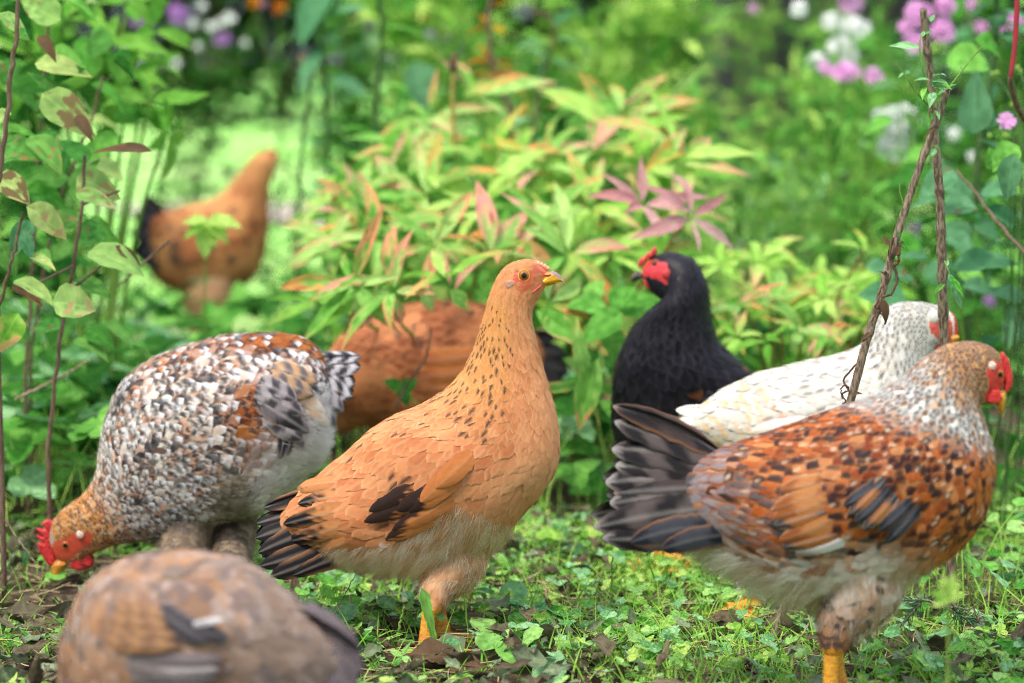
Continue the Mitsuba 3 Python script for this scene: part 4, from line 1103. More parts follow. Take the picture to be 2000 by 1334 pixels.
# ---- hen 5: the white hen
def hen_white():
    secs = [(1862, 612, 1862, 662, .006), (1842, 597, 1842, 670, .013), (1805, 589, 1826, 678, .0185), (1766, 588, 1820, 692, .0225), (1727, 602, 1815, 732, .030), (1702, 638, 1810, 782, .042), (1682, 672, 1800, 835, .055), (1630, 694, 1770, 885, .064), (1570, 707, 1720, 925, .068),
            (1500, 723, 1650, 945, .068), (1432, 750, 1575, 945, .060), (1384, 780, 1495, 925, .048), (1350, 813, 1425, 893, .030), (1335, 840, 1380, 868, .012)]

    def col(c):
        X, Y = c.px[..., None], c.py[..., None]
        R = [r[..., None] for r in c.R]
        t, u = c.t[..., None], c.u[..., None]
        neck = sst(7.0, 5.0, c.s)[..., None]
        w = lerp((0.58, 0.57, 0.54), (0.50, 0.46, 0.39), R[0])
        k = lerp(w, (0.66, 0.38, 0.13), sst(.2, .05, np.abs(t - .6)) * (R[1] < .6) * sst(1580, 1460, X) * .7)
        st = sst(.6, .2, np.hypot(u * .8, (t - .66) * 1.5)) * (R[2] < .95 * neck)
        k = lerp(k, (0.045, 0.043, 0.047), st * .9)
        sp = sst(.5, .25, np.hypot(u * .9, (t - .74) * 2)) * (R[3] < .36) * sst(1440, 1540, X) * (1 - neck)
        k = lerp(k, (0.09, 0.08, 0.09), sp * .85)
        og = np.exp(-((X - 1550) / 36) ** 2 - ((Y - 800) / 32) ** 2) * (R[4] < .6) * sst(.5, .8, t)
        return lerp(k, (0.55, 0.2, 0.05), og * .8)

    kz = lambda pts: [(1300 + x / 2.857, 430 + y / 2.857) for x, y in pts]
    face = kz([(1465, 600), (1475, 550), (1510, 530), (1570, 530), (1600, 570), (1605, 640), (1560, 680), (1490, 660)])
    H, lo, rng = bird('white hen with grey flecked neck standing between the black hen and the rust coloured hen', secs, 2.78, 0.04, True, 51, (0.7, 0.66, 0.6),
                      [(0, .0025), (2, .0032), (4, .0045), (6, .007), (8, .0095), (13, .010)], col,
                      [(1, (1424, 1200), (1426, 1120), (1450, 1060), (1500, 1000), (1560, 920)), (-1, (1520, 1172), (1520, 1100), (1530, 1050), (1560, 990), (1590, 920))],
                      thigh_col=lambda c: lerp((0.6, 0.56, 0.5), (0.7, 0.66, 0.6), c.R[0][..., None]), bulge=(1560, 830, 120, 60, -20, .006, 4), faces=[(face, (0.66, 0.12, 0.09), (0.6, 0.06, 0.05))], bare=[face],
                      down=[('body', 800, 9, 12.5, 1.9, 3.14, .02, .0004, (0.6, 0.58, 0.54), (0.75, 0.72, 0.68), .35, .4)], many=5, nt=6, nu=5)
    tw = banded((0.78, 0.75, 0.7), (0.7, 0.64, 0.55), (0.76, 0.74, 0.7), 1, .1)
    long_feathers(H, 'wing_feather', lo, [(1620, 870, 1480, 890, 40, tw), (1620, 850, 1470, 865, 40, tw), (1620, 830, 1470, 842, 40, tw)], rng, tw, base=.003)
    tail_fan(H, lo, [(1400, 800, 1320, 800, 34, .004, .004, .9, tw), (1400, 820, 1318, 825, 36, .012, .012, .5, tw), (1405, 845, 1325, 855, 36, .02, .02, .2, tw)], rng, tw)
    comb_part(H, lo, 'comb', kz([(1568, 498), (1582, 505), (1596, 515), (1612, 530), (1624, 565), (1632, 610), (1628, 645), (1604, 650), (1590, 600), (1570, 560), (1545, 520)]), .004, RED, RED2, reach=5)
    comb_part(H, lo, 'wattle', kz([(1440, 700), (1478, 672), (1530, 650), (1575, 665), (1590, 690), (1560, 718), (1510, 724), (1462, 720)]), .0035, RED, RED2, reach=5, offset=.007, both=True)
    comb_part(H, lo, 'beak', kz([(1575, 650), (1600, 632), (1632, 640), (1640, 656), (1628, 670), (1600, 690), (1578, 680)]), .007, (0.68, 0.32, 0.02), (0.5, 0.2, 0.02), 'horn')
    eye(H, lo, 1300 + 1556 / 2.857, 430 + 572 / 2.857, .005, .95, (0.42, 0.13, 0.015), ringcol=(0.5, 0.1, 0.06))
    lobe_part(H, lo, 1300 + 1492 / 2.857, 430 + 545 / 2.857, .007, (0.7, 0.6, 0.56), (0.75, 0.72, 0.7))


# ---- hen 6: the black hen
def hen_black():
    secs = [(1256, 520, 1258, 552, .0075), (1275, 500, 1276, 574, .0145), (1312, 490, 1300, 590, .021), (1355, 506, 1290, 598, .027), (1382, 556, 1258, 616, .036), (1390, 622, 1228, 652, .047, .01), (1402, 664, 1208, 704, .058, .02), (1438, 703, 1200, 775, .067, .035), (1475, 742, 1206, 850, .070, .05),
            (1500, 800, 1240, 925, .068, .07), (1512, 860, 1300, 975, .060, .085), (1517, 908, 1380, 990, .046, .10), (1505, 940, 1440, 985, .02, .11)]

    def col(c):
        R = [r[..., None] for r in c.R]
        t, u = c.t[..., None], c.u[..., None]
        k = lerp((0.005, 0.0048, 0.0065), (0.014, 0.0125, 0.018), R[0])
        k = lerp(k, np.array([0.042, 0.040, 0.058]) * (0.4 + 1.2 * c.patch) + 0 * t, sst(.55, 1.0, np.hypot(u * .9, (t - .4) * 1.6)) * .7 * (0.4 + 0.6 * R[3]))
        return lerp(k, (0.14, 0.05, 0.02), (R[1] < .03) * sst(.6, .8, t) * (c.s > 6)[..., None] * .8)

    kz = lambda pts: [(650 + x / 2.857, 430 + y / 2.857) for x, y in pts]
    face = kz([(1700, 275), (1720, 240), (1765, 222), (1835, 220), (1875, 250), (1882, 305), (1862, 365), (1815, 330), (1760, 320), (1715, 310)])
    H, lo, rng = bird('black hen with bright red face looking left in front of the peony leaves', secs, 2.9, -0.25, False, 61, (0.02, 0.018, 0.02),
                      [(0, .0026), (2, .0034), (4, .005), (6, .009), (8, .013), (12, .013)], col,
                      [(1, (1296, 1102), (1312, 1058), (1320, 1020), (1330, 980), (1350, 900)), (-1, (1352, 1112), (1342, 1066), (1350, 1020), (1365, 980), (1390, 900))],
                      thigh_col=lambda c: lerp((0.014, 0.013, 0.016), (0.03, 0.027, 0.033), c.R[0][..., None]), faces=[(face, (0.62, 0.045, 0.06), (0.5, 0.02, 0.03))], bare=[face],
                      down=[('body', 1200, 2.5, 10, 0, 3.1, .014, .00035, (0.015, 0.014, 0.018), (0.04, 0.036, 0.045), .3, .1)], many=5, glossy=True, lmax=.004, nt=6, nu=4)
    kb = banded((0.03, 0.028, 0.036), (0.014, 0.013, 0.018), (0.05, 0.046, 0.06), 1, .05)
    long_feathers(H, 'wing_feather', lo, [(1330, 830, 1420, 880, 40, kb), (1340, 800, 1435, 850, 42, kb), (1350, 770, 1450, 815, 42, kb)], rng, kb, mat='feather_gloss', base=.004)
    tail_fan(H, lo, [(1490, 880, 1570, 850, 44, .004, .004, .8, kb), (1490, 900, 1575, 880, 44, .014, .014, .4, kb), (1485, 925, 1565, 915, 44, .022, .024, .2, kb)], rng, kb, mat='feather_gloss')
    comb_part(H, lo, 'comb', kz([(1702, 262), (1704, 236), (1722, 205), (1738, 208), (1756, 178), (1770, 182), (1790, 150), (1806, 152), (1812, 185), (1790, 205), (1758, 222), (1725, 258)]), .006, (0.66, 0.05, 0.06), (0.5, 0.02, 0.03), reach=4)
    comb_part(H, lo, 'wattle', kz([(1738, 322), (1790, 322), (1842, 338), (1846, 362), (1828, 386), (1782, 390), (1748, 368)]), .004, RED, RED2, reach=5, offset=.007, both=True)
    comb_part(H, lo, 'beak', kz([(1702, 282), (1738, 305), (1735, 325), (1695, 336), (1668, 348), (1658, 330), (1672, 300)]), .0065, (0.03, 0.026, 0.028), (0.09, 0.07, 0.05), 'horn')
    eye(H, lo, 650 + 1796 / 2.857, 430 + 243 / 2.857, .005, .95, (0.2, 0.06, 0.015), ringcol=(0.4, 0.03, 0.03))
    lobe_part(H, lo, 650 + 1862 / 2.857, 430 + 300 / 2.857, .0055, (0.55, 0.05, 0.06), (0.4, 0.03, 0.04))


# ---- hen 7: the chestnut hen under the peony
def hen_chestnut():
    secs = [(575, 852, 590, 880, .007), (584, 822, 622, 868, .0155), (605, 772, 664, 850, .025), (632, 704, 712, 832, .043), (668, 653, 762, 836, .058), (722, 614, 822, 832, .067), (792, 594, 882, 822, .070), (872, 588, 938, 802, .068), (942, 593, 988, 782, .060), (1002, 617, 1028, 757, .047), (1042, 650, 1050, 732, .029), (1062, 680, 1062, 706, .01)]

    def col(c):
        R = [r[..., None] for r in c.R]
        t, u = c.t[..., None], c.u[..., None]
        k = lerp((0.52, 0.19, 0.08), (0.22, 0.055, 0.02), np.clip(0.25 * R[0] + 0.4 + 4 * (c.patch - .5), 0, 1))
        k = lerp(k, (0.56, 0.26, 0.12), sst(.6, 1, np.hypot(u * .9, (t - .4) * 1.6)) * .5)
        return lerp(k, (0.05, 0.03, 0.025), (R[1] < .07) * sst(.55, .75, t) * .8)

    H, lo, rng = bird('chestnut hen with black tail half hidden under the peony behind the buff hen', secs, 3.25, 0.03, False, 71, (0.35, 0.12, 0.05),
                      [(0, .003), (2, .004), (4, .008), (6, .0115), (11, .0115)], col,
                      [(1, (800, 990), (800, 915), (805, 880), (815, 840), (830, 780)), (-1, (860, 975), (860, 905), (860, 875), (865, 840), (870, 780))],
                      thigh_col=lambda c: lerp((0.4, 0.14, 0.05), (0.34, 0.1, 0.03), c.R[0][..., None]), down=[('body', 700, 3, 10, 0, 3.1, .018, .0004, (0.4, 0.13, 0.05), (0.48, 0.2, 0.08), .3, .1)], many=5, lmax=.0045, nt=6, nu=4)
    kb = banded((0.03, 0.026, 0.03), (0.012, 0.011, 0.014), (0.03, 0.026, 0.03), 1, .05)
    rb = banded((0.42, 0.14, 0.045), (0.32, 0.09, 0.03), (0.48, 0.2, 0.08), 1, .1)
    long_feathers(H, 'wing_feather', lo, [(800, 760, 960, 745, 44, rb), (800, 735, 965, 715, 44, rb), (805, 710, 965, 690, 44, rb)], rng, rb, base=.004)
    tail_fan(H, lo, [(1030, 660, 1088, 655, 40, .003, .003, .9, kb), (1030, 680, 1104, 690, 42, .010, .010, .5, kb), (1030, 700, 1108, 725, 42, .016, .018, .3, kb), (1025, 715, 1102, 758, 42, .022, .025, .2, kb)], rng, kb)
    comb_part(H, lo, 'comb', [(582, 850), (570, 835), (562, 850), (564, 872), (574, 884), (588, 880)], .003, RED, RED2, res=1.2)
    comb_part(H, lo, 'beak', [(580, 876), (598, 882), (590, 904), (582, 908), (576, 890)], .006, (0.62, 0.26, 0.02), (0.5, 0.2, 0.03), 'horn', res=1.2)
    eye(H, lo, 594, 856, .005, .95, (0.42, 0.13, 0.015))


# ---- hen 8: the far hen on the lawn
def hen_far():
    secs = [(535, 303, 538, 324, .009), (524, 295, 534, 340, .018), (500, 300, 526, 360, .025), (472, 332, 522, 396, .034), (442, 370, 522, 440, .048), (412, 391, 512, 498, .062), (372, 400, 486, 548, .071), (338, 409, 425, 572, .070), (308, 420, 365, 575, .060), (290, 434, 318, 556, .042), (284, 470, 292, 520, .016)]

    def col(c):
        X, Y = c.px[..., None], c.py[..., None]
        R = [r[..., None] for r in c.R]
        t, u = c.t[..., None], c.u[..., None]
        k = lerp((0.60, 0.27, 0.10), (0.28, 0.095, 0.032), np.clip(0.25 * R[0] + 0.35 + 4 * (c.patch - .5), 0, 1))
        k = lerp(k, (0.52, 0.25, 0.09), sst(4.5, 2, c.s)[..., None] * .6)
        k = lerp(k, (0.04, 0.03, 0.03), (R[1] < .14) * sst(.5, .75, t) * (c.s > 4)[..., None] * .9)
        return k

    H, lo, rng = bird('far orange hen with black tail turned away on the lawn at the back left', secs, 4.7, 0.35, True, 81, (0.4, 0.16, 0.06),
                      [(0, .005), (3, .008), (6, .014), (10, .014)], col,
                      [(1, (385, 722), (385, 660), (390, 625), (400, 590), (410, 540)), (-1, (425, 712), (425, 650), (425, 620), (425, 590), (425, 540))],
                      thigh=(.05, .052, .032, .014, .004), thigh_col=lambda c: lerp((0.40, 0.20, 0.09), (0.42, 0.26, 0.15), c.R[0][..., None]), many=4, nt=5, nu=4, lmax=.005)
    kb = banded((0.03, 0.026, 0.03), (0.012, 0.011, 0.014), (0.03, 0.026, 0.03), 1, .05)
    rb = banded((0.42, 0.14, 0.045), (0.06, 0.04, 0.03), (0.48, 0.2, 0.08), 1, .1)
    long_feathers(H, 'wing_feather', lo, [(430, 480, 335, 515, 30, rb), (430, 465, 330, 498, 30, rb), (430, 450, 330, 480, 30, rb)], rng, rb, base=.005)
    tail_fan(H, lo, [(316, 435, 285, 382, 44, .004, .004, .9, kb), (318, 450, 266, 415, 48, .014, .014, .5, kb), (318, 465, 258, 455, 48, .02, .024, .3, kb), (318, 485, 264, 495, 48, .03, .034, .2, kb), (315, 500, 285, 520, 34, .034, .04, .1, kb)], rng, kb)
    comb_part(H, lo, 'comb', [(520, 297), (528, 288), (540, 296), (545, 308), (538, 312), (528, 304)], .004, RED, RED2, res=1.0)
    comb_part(H, lo, 'beak', [(534, 306), (550, 318), (536, 324), (530, 316)], .006, (0.5, 0.24, 0.04), (0.4, 0.18, 0.04), 'horn', res=1.0)
    eye(H, lo, 528, 312, .005, .95, (0.42, 0.13, 0.015))
# ---------------------------------------------------------------- leaves, plants
PROF = {'lance': lambda t: np.sin(np.pi * t ** 0.78) ** 1.15, 'ovate': lambda t: np.sin(np.pi * t ** 0.62) ** 0.9, 'round': lambda t: np.sqrt(np.maximum(1 - (2 * t - 1) ** 2, 0)),
        'blade': lambda t: np.minimum(1, 0.7 + t) * (1 - t ** 2.2), 'petal': lambda t: np.sin(np.pi * np.clip(t * 0.93, 0, 1) ** 1.5) ** 0.7, 'heart': lambda t: np.maximum(np.sqrt(np.maximum(1 - (2 * t - 1) ** 2, 0)), 0.5 * (t < 0.15))}


def leaf_grid(base, d, up, L, W, droop, fold, rng, prof='lance', nt=8, nu=5, wave=0.0, tone=7, twist=0.25):
    """N leaves -> (V (N, nt, nu, 3), normals, uv)."""
    base, d, up = (np.atleast_2d(np.asarray(x, float)) for x in (base, d, up))
    N = len(base)
    L, W, droop, fold, tone = (np.broadcast_to(np.asarray(x, float), (N,)) for x in (L, W, droop, fold, tone))
    d = unit(np.broadcast_to(d, (N, 3)))
    up = np.broadcast_to(up, (N, 3))
    side = unit(np.cross(d, up + 1e-6))
    up = np.cross(side, d)
    t = np.linspace(0, 1, nt)
    ang = -droop[:, None] * t[None]
    ca, sa = np.cos(ang), np.sin(ang)
    dt = 1 / (nt - 1)
    x = np.concatenate([np.zeros((N, 1)), np.cumsum((ca[:, 1:] + ca[:, :-1]) / 2 * dt, 1)], 1)
    y = np.concatenate([np.zeros((N, 1)), np.cumsum((sa[:, 1:] + sa[:, :-1]) / 2 * dt, 1)], 1)
    mid = base[:, None] + L[:, None, None] * (x[..., None] * d[:, None] + y[..., None] * up[:, None])
    lup = -sa[..., None] * d[:, None] + ca[..., None] * up[:, None]
    u = np.linspace(-1, 1, nu)
    w = np.maximum(PROF[prof](t), 0.02)
    hw = (W[:, None] / 2 * w[None])[..., None]
    ph = rng.uniform(0, 6.28, (N, 1, 1))
    wob = wave * np.sin(t[None, :, None] * 15 + ph + 2 * np.sign(u)[None, None]) * np.abs(u)[None, None] ** 2
    tw = (rng.normal(0, twist, N))[:, None, None] * t[None, :, None]
    lift = (fold[:, None, None] * np.abs(u) ** 1.3 + wob + tw * u) * hw
    V = mid[:, :, None] + side[:, None, None] * (u[None, None] * hw * np.cos(fold * 0.6)[:, None, None])[..., None] + lup[:, :, None] * lift[..., None]
    n = gridnormals(V)
    seed = rng.integers(0, 900, N)[:, None, None]
    uu = seed + (u[None, None] * 0.498 + 0.5) + 0 * hw
    vv = np.floor(tone)[:, None, None] + t[None, :, None] * 0.996 + 0.002 + 0 * uu
    return V, n, np.stack([uu, vv], -1)


def leaf_mass(*a, **k):
    V, n, uv = leaf_grid(*a, **k)
    N, nt, nu = V.shape[:3]
    return V.reshape(-1, 3), quads(nt, nu, N), n.reshape(-1, 3), uv.reshape(-1, 2)


def leaf_parts(plant, mat, *a, name='leaf', **k):
    V, n, uv = leaf_grid(*a, **k)
    N, nt, nu = V.shape[:3]
    q = quads(nt, nu)
    mats = mat if isinstance(mat, (list, np.ndarray)) else [mat] * N
    for i in range(N):
        part(plant, name, V[i].reshape(-1, 3), q, mats[i], n=n[i].reshape(-1, 3), uv=uv[i].reshape(-1, 2))


def mass_part(plant, name, mat, m, label=None):
    if plant is None:
        return
    part(plant, name, m[0], m[1], mat, n=m[2], uv=m[3], kind='stuff', label=label)


def joinu(ms):
    return joinc(ms)


def around(m, n, rng, open_, jitter=0.25):
    """n directions round the axis m at about the angle open_ from it."""
    m = unit(m)
    a = unit(np.cross(m, [0.13, 0.31, 0.94] if abs(m[2]) < 0.9 else [1, 0.1, 0]))
    b = np.cross(m, a)
    g = (np.arange(n) + rng.random()) / n * 2 * np.pi + rng.normal(0, jitter, n)
    o = open_ + rng.normal(0, 0.22, n)
    return np.cos(o)[:, None] * m + np.sin(o)[:, None] * (np.cos(g)[:, None] * a + np.sin(g)[:, None] * b)


def stem_part(plant, pts, r0, r1, mat, n=14, sides=7, name='stem', knobs=0.0, rng=None):
    p = spline(pts, n)
    r = np.linspace(r0, r1, n)
    if knobs:
        p = p + rng.normal(0, knobs, p.shape) * np.minimum(1, np.arange(n) / 3)[:, None]
    v, f = tube(p, r, sides)
    return part(plant, name, v, f, mat, smooth=True)


def rosettes(plant, rows, mat, rng, W=0.27, droop=(0.35, 1.1), fold=0.35, tone=(0, 15), parts=True, prof='lance', open_=1.15, lean=(0.0, -0.45, 0.9), wave=0.10, nt=8, nu=5):
    """rows of (px, py, distance, radius px, leaves[, material[, lean]])."""
    out = {}
    for row in rows:
        px, py, d, R, n = row[:5]
        mt = row[5] if len(row) > 5 and row[5] else mat
        ln = row[6] if len(row) > 6 else lean
        c = P(px, py, d)
        m = unit(np.array(ln) + rng.normal(0, 0.25, 3))
        dirs = around(m, n, rng, open_)
        L = R * d / F * rng.uniform(0.55, 1.2, n)
        base = c + dirs * (L * 0.06)[:, None]
        args = (base, dirs, m, L, L * W * rng.uniform(0.85, 1.2, n), rng.uniform(droop[0] - .2, droop[1] + .4, n), fold * rng.uniform(.2, 1.9, n), rng)
        kw = dict(prof=prof, wave=wave, tone=rng.integers(tone[0], tone[1] + 1, n), nt=nt, nu=nu)
        if parts:
            leaf_parts(plant, mt, *args, **kw)
        else:
            out.setdefault(mt, []).append(leaf_mass(*args, **kw))
    for mt, ms in out.items():
        mass_part(plant, 'foliage', mt, joinu(ms))


def bushy(plant, c, rx, ry, h, n, L, mat, rng, W=0.4, prof='ovate', z0=0.05, droop=(0.2, 0.9), stems=6, stem_mat='stem_green', stem_r=0.003, hollow=0.35, up=0.3, nt=6, nu=3, name='foliage', top=1.0):
    """A leafy plant: stems from the ground and leaves in tufts along them."""
    sv = []
    k = max(stems * 5, n // 14)
    tips = []
    for i in range(stems):
        a = rng.uniform(0, 6.28)
        r = math.sqrt(rng.random())
        tip = c + [rx * r * math.cos(a), ry * r * math.sin(a), h * (0.75 + 0.25 * rng.random()) * top]
        foot = c + [rx * 0.3 * r * math.cos(a), ry * 0.3 * r * math.sin(a), -0.02]
        mid = (foot + tip) / 2 + rng.normal(0, 0.03, 3)
        pts = np.array([foot, mid, tip])
        tips.append(pts)
        sv.append(tube(spline(pts, 8), np.linspace(stem_r, stem_r * 0.5, 8), 5))
    v, f = join(sv)
    part(plant, 'stem', v, f, stem_mat, kind='stuff')
    w = rng.integers(0, stems, k)
    tt = rng.uniform(0.12, 1.0, k) ** 0.8
    nod = np.array([spline(tips[i], 21)[int(t * 20)] for i, t in zip(w, tt)])
    nod = nod + rng.normal(0, 1, (k, 3)) * [rx * 0.22, ry * 0.22, h * 0.05]
    nod[:, 2] = np.maximum(nod[:, 2], z0)
    j = rng.integers(0, k, n)
    d = unit(rng.normal(0, 1, (n, 3)) * [1, 1, 0.45] + [0, 0, up])
    base = nod[j] + d * L * 0.12 + rng.normal(0, L * 0.25, (n, 3))
    m = leaf_mass(base, d, unit(np.array([0, -0.15, 1.0]) + rng.normal(0, 0.35, (n, 3))), L * rng.uniform(0.6, 1.2, n), L * W * rng.uniform(0.8, 1.2, n), rng.uniform(*droop, n), np.full(n, 0.25), rng, prof=prof, nt=nt, nu=nu, wave=0.05, tone=rng.integers(0, 16, n))
    mats = mat if isinstance(mat, list) else [mat]
    N = nt * nu
    F1 = 2 * (nt - 1) * (nu - 1)
    if len(mats) == 1:
        mass_part(plant, name, mats[0], m)
    else:
        pick = rng.integers(0, len(mats), n)
        for q, mt in enumerate(mats):
            ids = np.nonzero(pick == q)[0]
            V = m[0].reshape(n, N, 3)[ids].reshape(-1, 3)
            nn = m[2].reshape(n, N, 3)[ids].reshape(-1, 3)
            uv = m[3].reshape(n, N, 2)[ids].reshape(-1, 2)
            mass_part(plant, name, mt, (V, quads(nt, nu, len(ids)), nn, uv))


def flower_head(plant, px, py, d, rpx, mat, rng, n=None, name='flower_head', face=(0, -0.8, 0.5), single=False):
    """A phlox head: florets of five round petals on a dome; or one daisy-like floret."""
    c = P(px, py, d)
    R = rpx * d / F
    ms = []
    fl = [(c, np.array(face, float), R)] if single else []
    if not single:
        k = n or 9
        for q in around(face, k, rng, 0.75, 0.4):
            fl.append((c + q * R * 0.62 + rng.normal(0, R * 0.08, 3), unit(q + 0.3 * np.array(face)), R * 0.62))
    for cc, ax, r in fl:
        pn = 5 if not single else (n or 5)
        dirs = around(ax, pn, rng, 1.35, 0.06)
        ms.append(leaf_mass(cc + 0 * dirs, dirs, ax, r, r * (0.85 if pn <= 6 else 0.4), 0.25, 0.12, rng, prof='petal', nt=6, nu=5, tone=rng.integers(0, 16, pn), twist=0.08))
    m = joinu(ms)
    part(plant, name, m[0], m[1], mat, n=m[2], uv=m[3])
# ---------------------------------------------------------------- the setting
def structure(key, v, f, bsdf, **k):
    put(key, v, f, bsdf, **k)
    labels[key] = {'kind': 'structure'}


def ground_z(x, y):
    q = np.stack([np.asarray(x) * 3.0, np.asarray(y) * 3.0, np.zeros_like(x)], -1)
    r = np.stack([np.asarray(x) * 14.0, np.asarray(y) * 14.0, np.zeros_like(x)], -1)
    return 0.030 * (meshkit.fbm(q, 3, seed=5) - 0.5) + 0.012 * (meshkit.fbm(r, 2, seed=9) - 0.5)


def sheet(x0, x1, y0, y1, nx, ny, zf):
    x, y = np.meshgrid(np.linspace(x0, x1, nx), np.linspace(y0, y1, ny))
    z = zf(x, y)
    return np.stack([x, y, z], -1).reshape(-1, 3), quads(ny, nx)


def setting():
    v, f = sheet(-1.6, 1.6, 0.6, 5.0, 150, 205, lambda x, y: ground_z(x, y) * sst(0, .25, 1.6 - np.abs(x)) * sst(0, .3, 5.0 - y) * sst(0, .3, y - .6))
    structure('ground', v, f, 'soil')
    v = np.array([[-150, -40, -.03], [150, -40, -.03], [150, 300, -.03], [-150, 300, -.03.__float__()]])
    structure('lawn', v, quads(2, 2)[:, :] if False else np.array([[0, 1, 2], [0, 2, 3]]), 'turf', smooth=False)
    a = [G(330, 392), G(560, 410), G(1000, 440), G(1400, 488), G(1720, 505), G(2300, 515)]
    p = spline(a, 40)
    t = unit(np.gradient(p, axis=0))
    s = np.cross(t, [0, 0, 1.0])
    wd = (0.42 + 0.06 * np.sin(np.arange(40) * 1.7))[:, None]
    v = np.stack([p - s * wd, p + s * wd], 1)
    v[..., 2] = -.012
    structure('path', v.reshape(-1, 3), quads(40, 2), 'path_sand', smooth=False)


def backdrop():
    rng = np.random.default_rng(301)
    # the dark wood far behind the lawn, one mass
    sv, ms = [], []
    for i, x in enumerate(np.linspace(-11, 11, 34)):
        y = 24 + 4 * rng.random()
        h = 3.0 + 1.2 * rng.random()
        sv.append(tube([[x, y, -.1], [x + .1, y, h * .5], [x, y, h]], [.06, .05, .02], 6))
        n = 500
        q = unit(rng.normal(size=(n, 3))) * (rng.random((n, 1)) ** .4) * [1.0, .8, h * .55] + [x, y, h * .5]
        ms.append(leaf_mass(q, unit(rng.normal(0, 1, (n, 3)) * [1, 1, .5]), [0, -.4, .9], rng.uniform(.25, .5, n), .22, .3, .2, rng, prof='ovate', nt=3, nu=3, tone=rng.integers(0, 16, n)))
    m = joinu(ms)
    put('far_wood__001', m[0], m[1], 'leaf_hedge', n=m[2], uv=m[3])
    v, f = join(sv)
    put('far_wood__002', v, f, 'stem_brown')
    labels['far_wood'] = {'label': 'dark mass of bushes and trees far behind the lawn', 'category': 'trees', 'kind': 'stuff'}
    # dark shed
    k = thing('garden_shed', 'dark plank shed glimpsed through the flowers at the upper right', 'shed')
    x0, y0 = P(1420, 100, 10.5)[0], 10.5
    for i in range(16):
        v, f = boxm(x0 + i * .16 + .002, x0 + i * .16 + .157, y0 + .004 * (i % 3), y0 + .03, -.02, 2.3)
        part(k, 'plank', v, f, 'plank', smooth=False)
    v, f = boxm(x0 - .1, x0 + 2.7, y0 - .25, y0 + 2.2, 2.3, 2.36)
    part(k, 'roof', v, f, 'plank', smooth=False)
    for xx in (x0, x0 + 2.53):
        v, f = boxm(xx, xx + .03, y0 + .031, y0 + 2.0, -.02, 2.3)
        part(k, 'side_wall', v, f, 'plank', smooth=False)
    v, f = boxm(x0 + .031, x0 + 2.529, y0 + 1.97, y0 + 2.0, -.02, 2.3)
    part(k, 'back_wall', v, f, 'plank', smooth=False)


def boxm(x0, x1, y0, y1, z0, z1):
    v = np.array([[x, y, z] for x in (x0, x1) for y in (y0, y1) for z in (z0, z1)], float)
    f = np.array([[0, 1, 3], [0, 3, 2], [4, 6, 7], [4, 7, 5], [0, 4, 5], [0, 5, 1], [2, 3, 7], [2, 7, 6], [0, 2, 6], [0, 6, 4], [1, 5, 7], [1, 7, 3]])
    return v, f


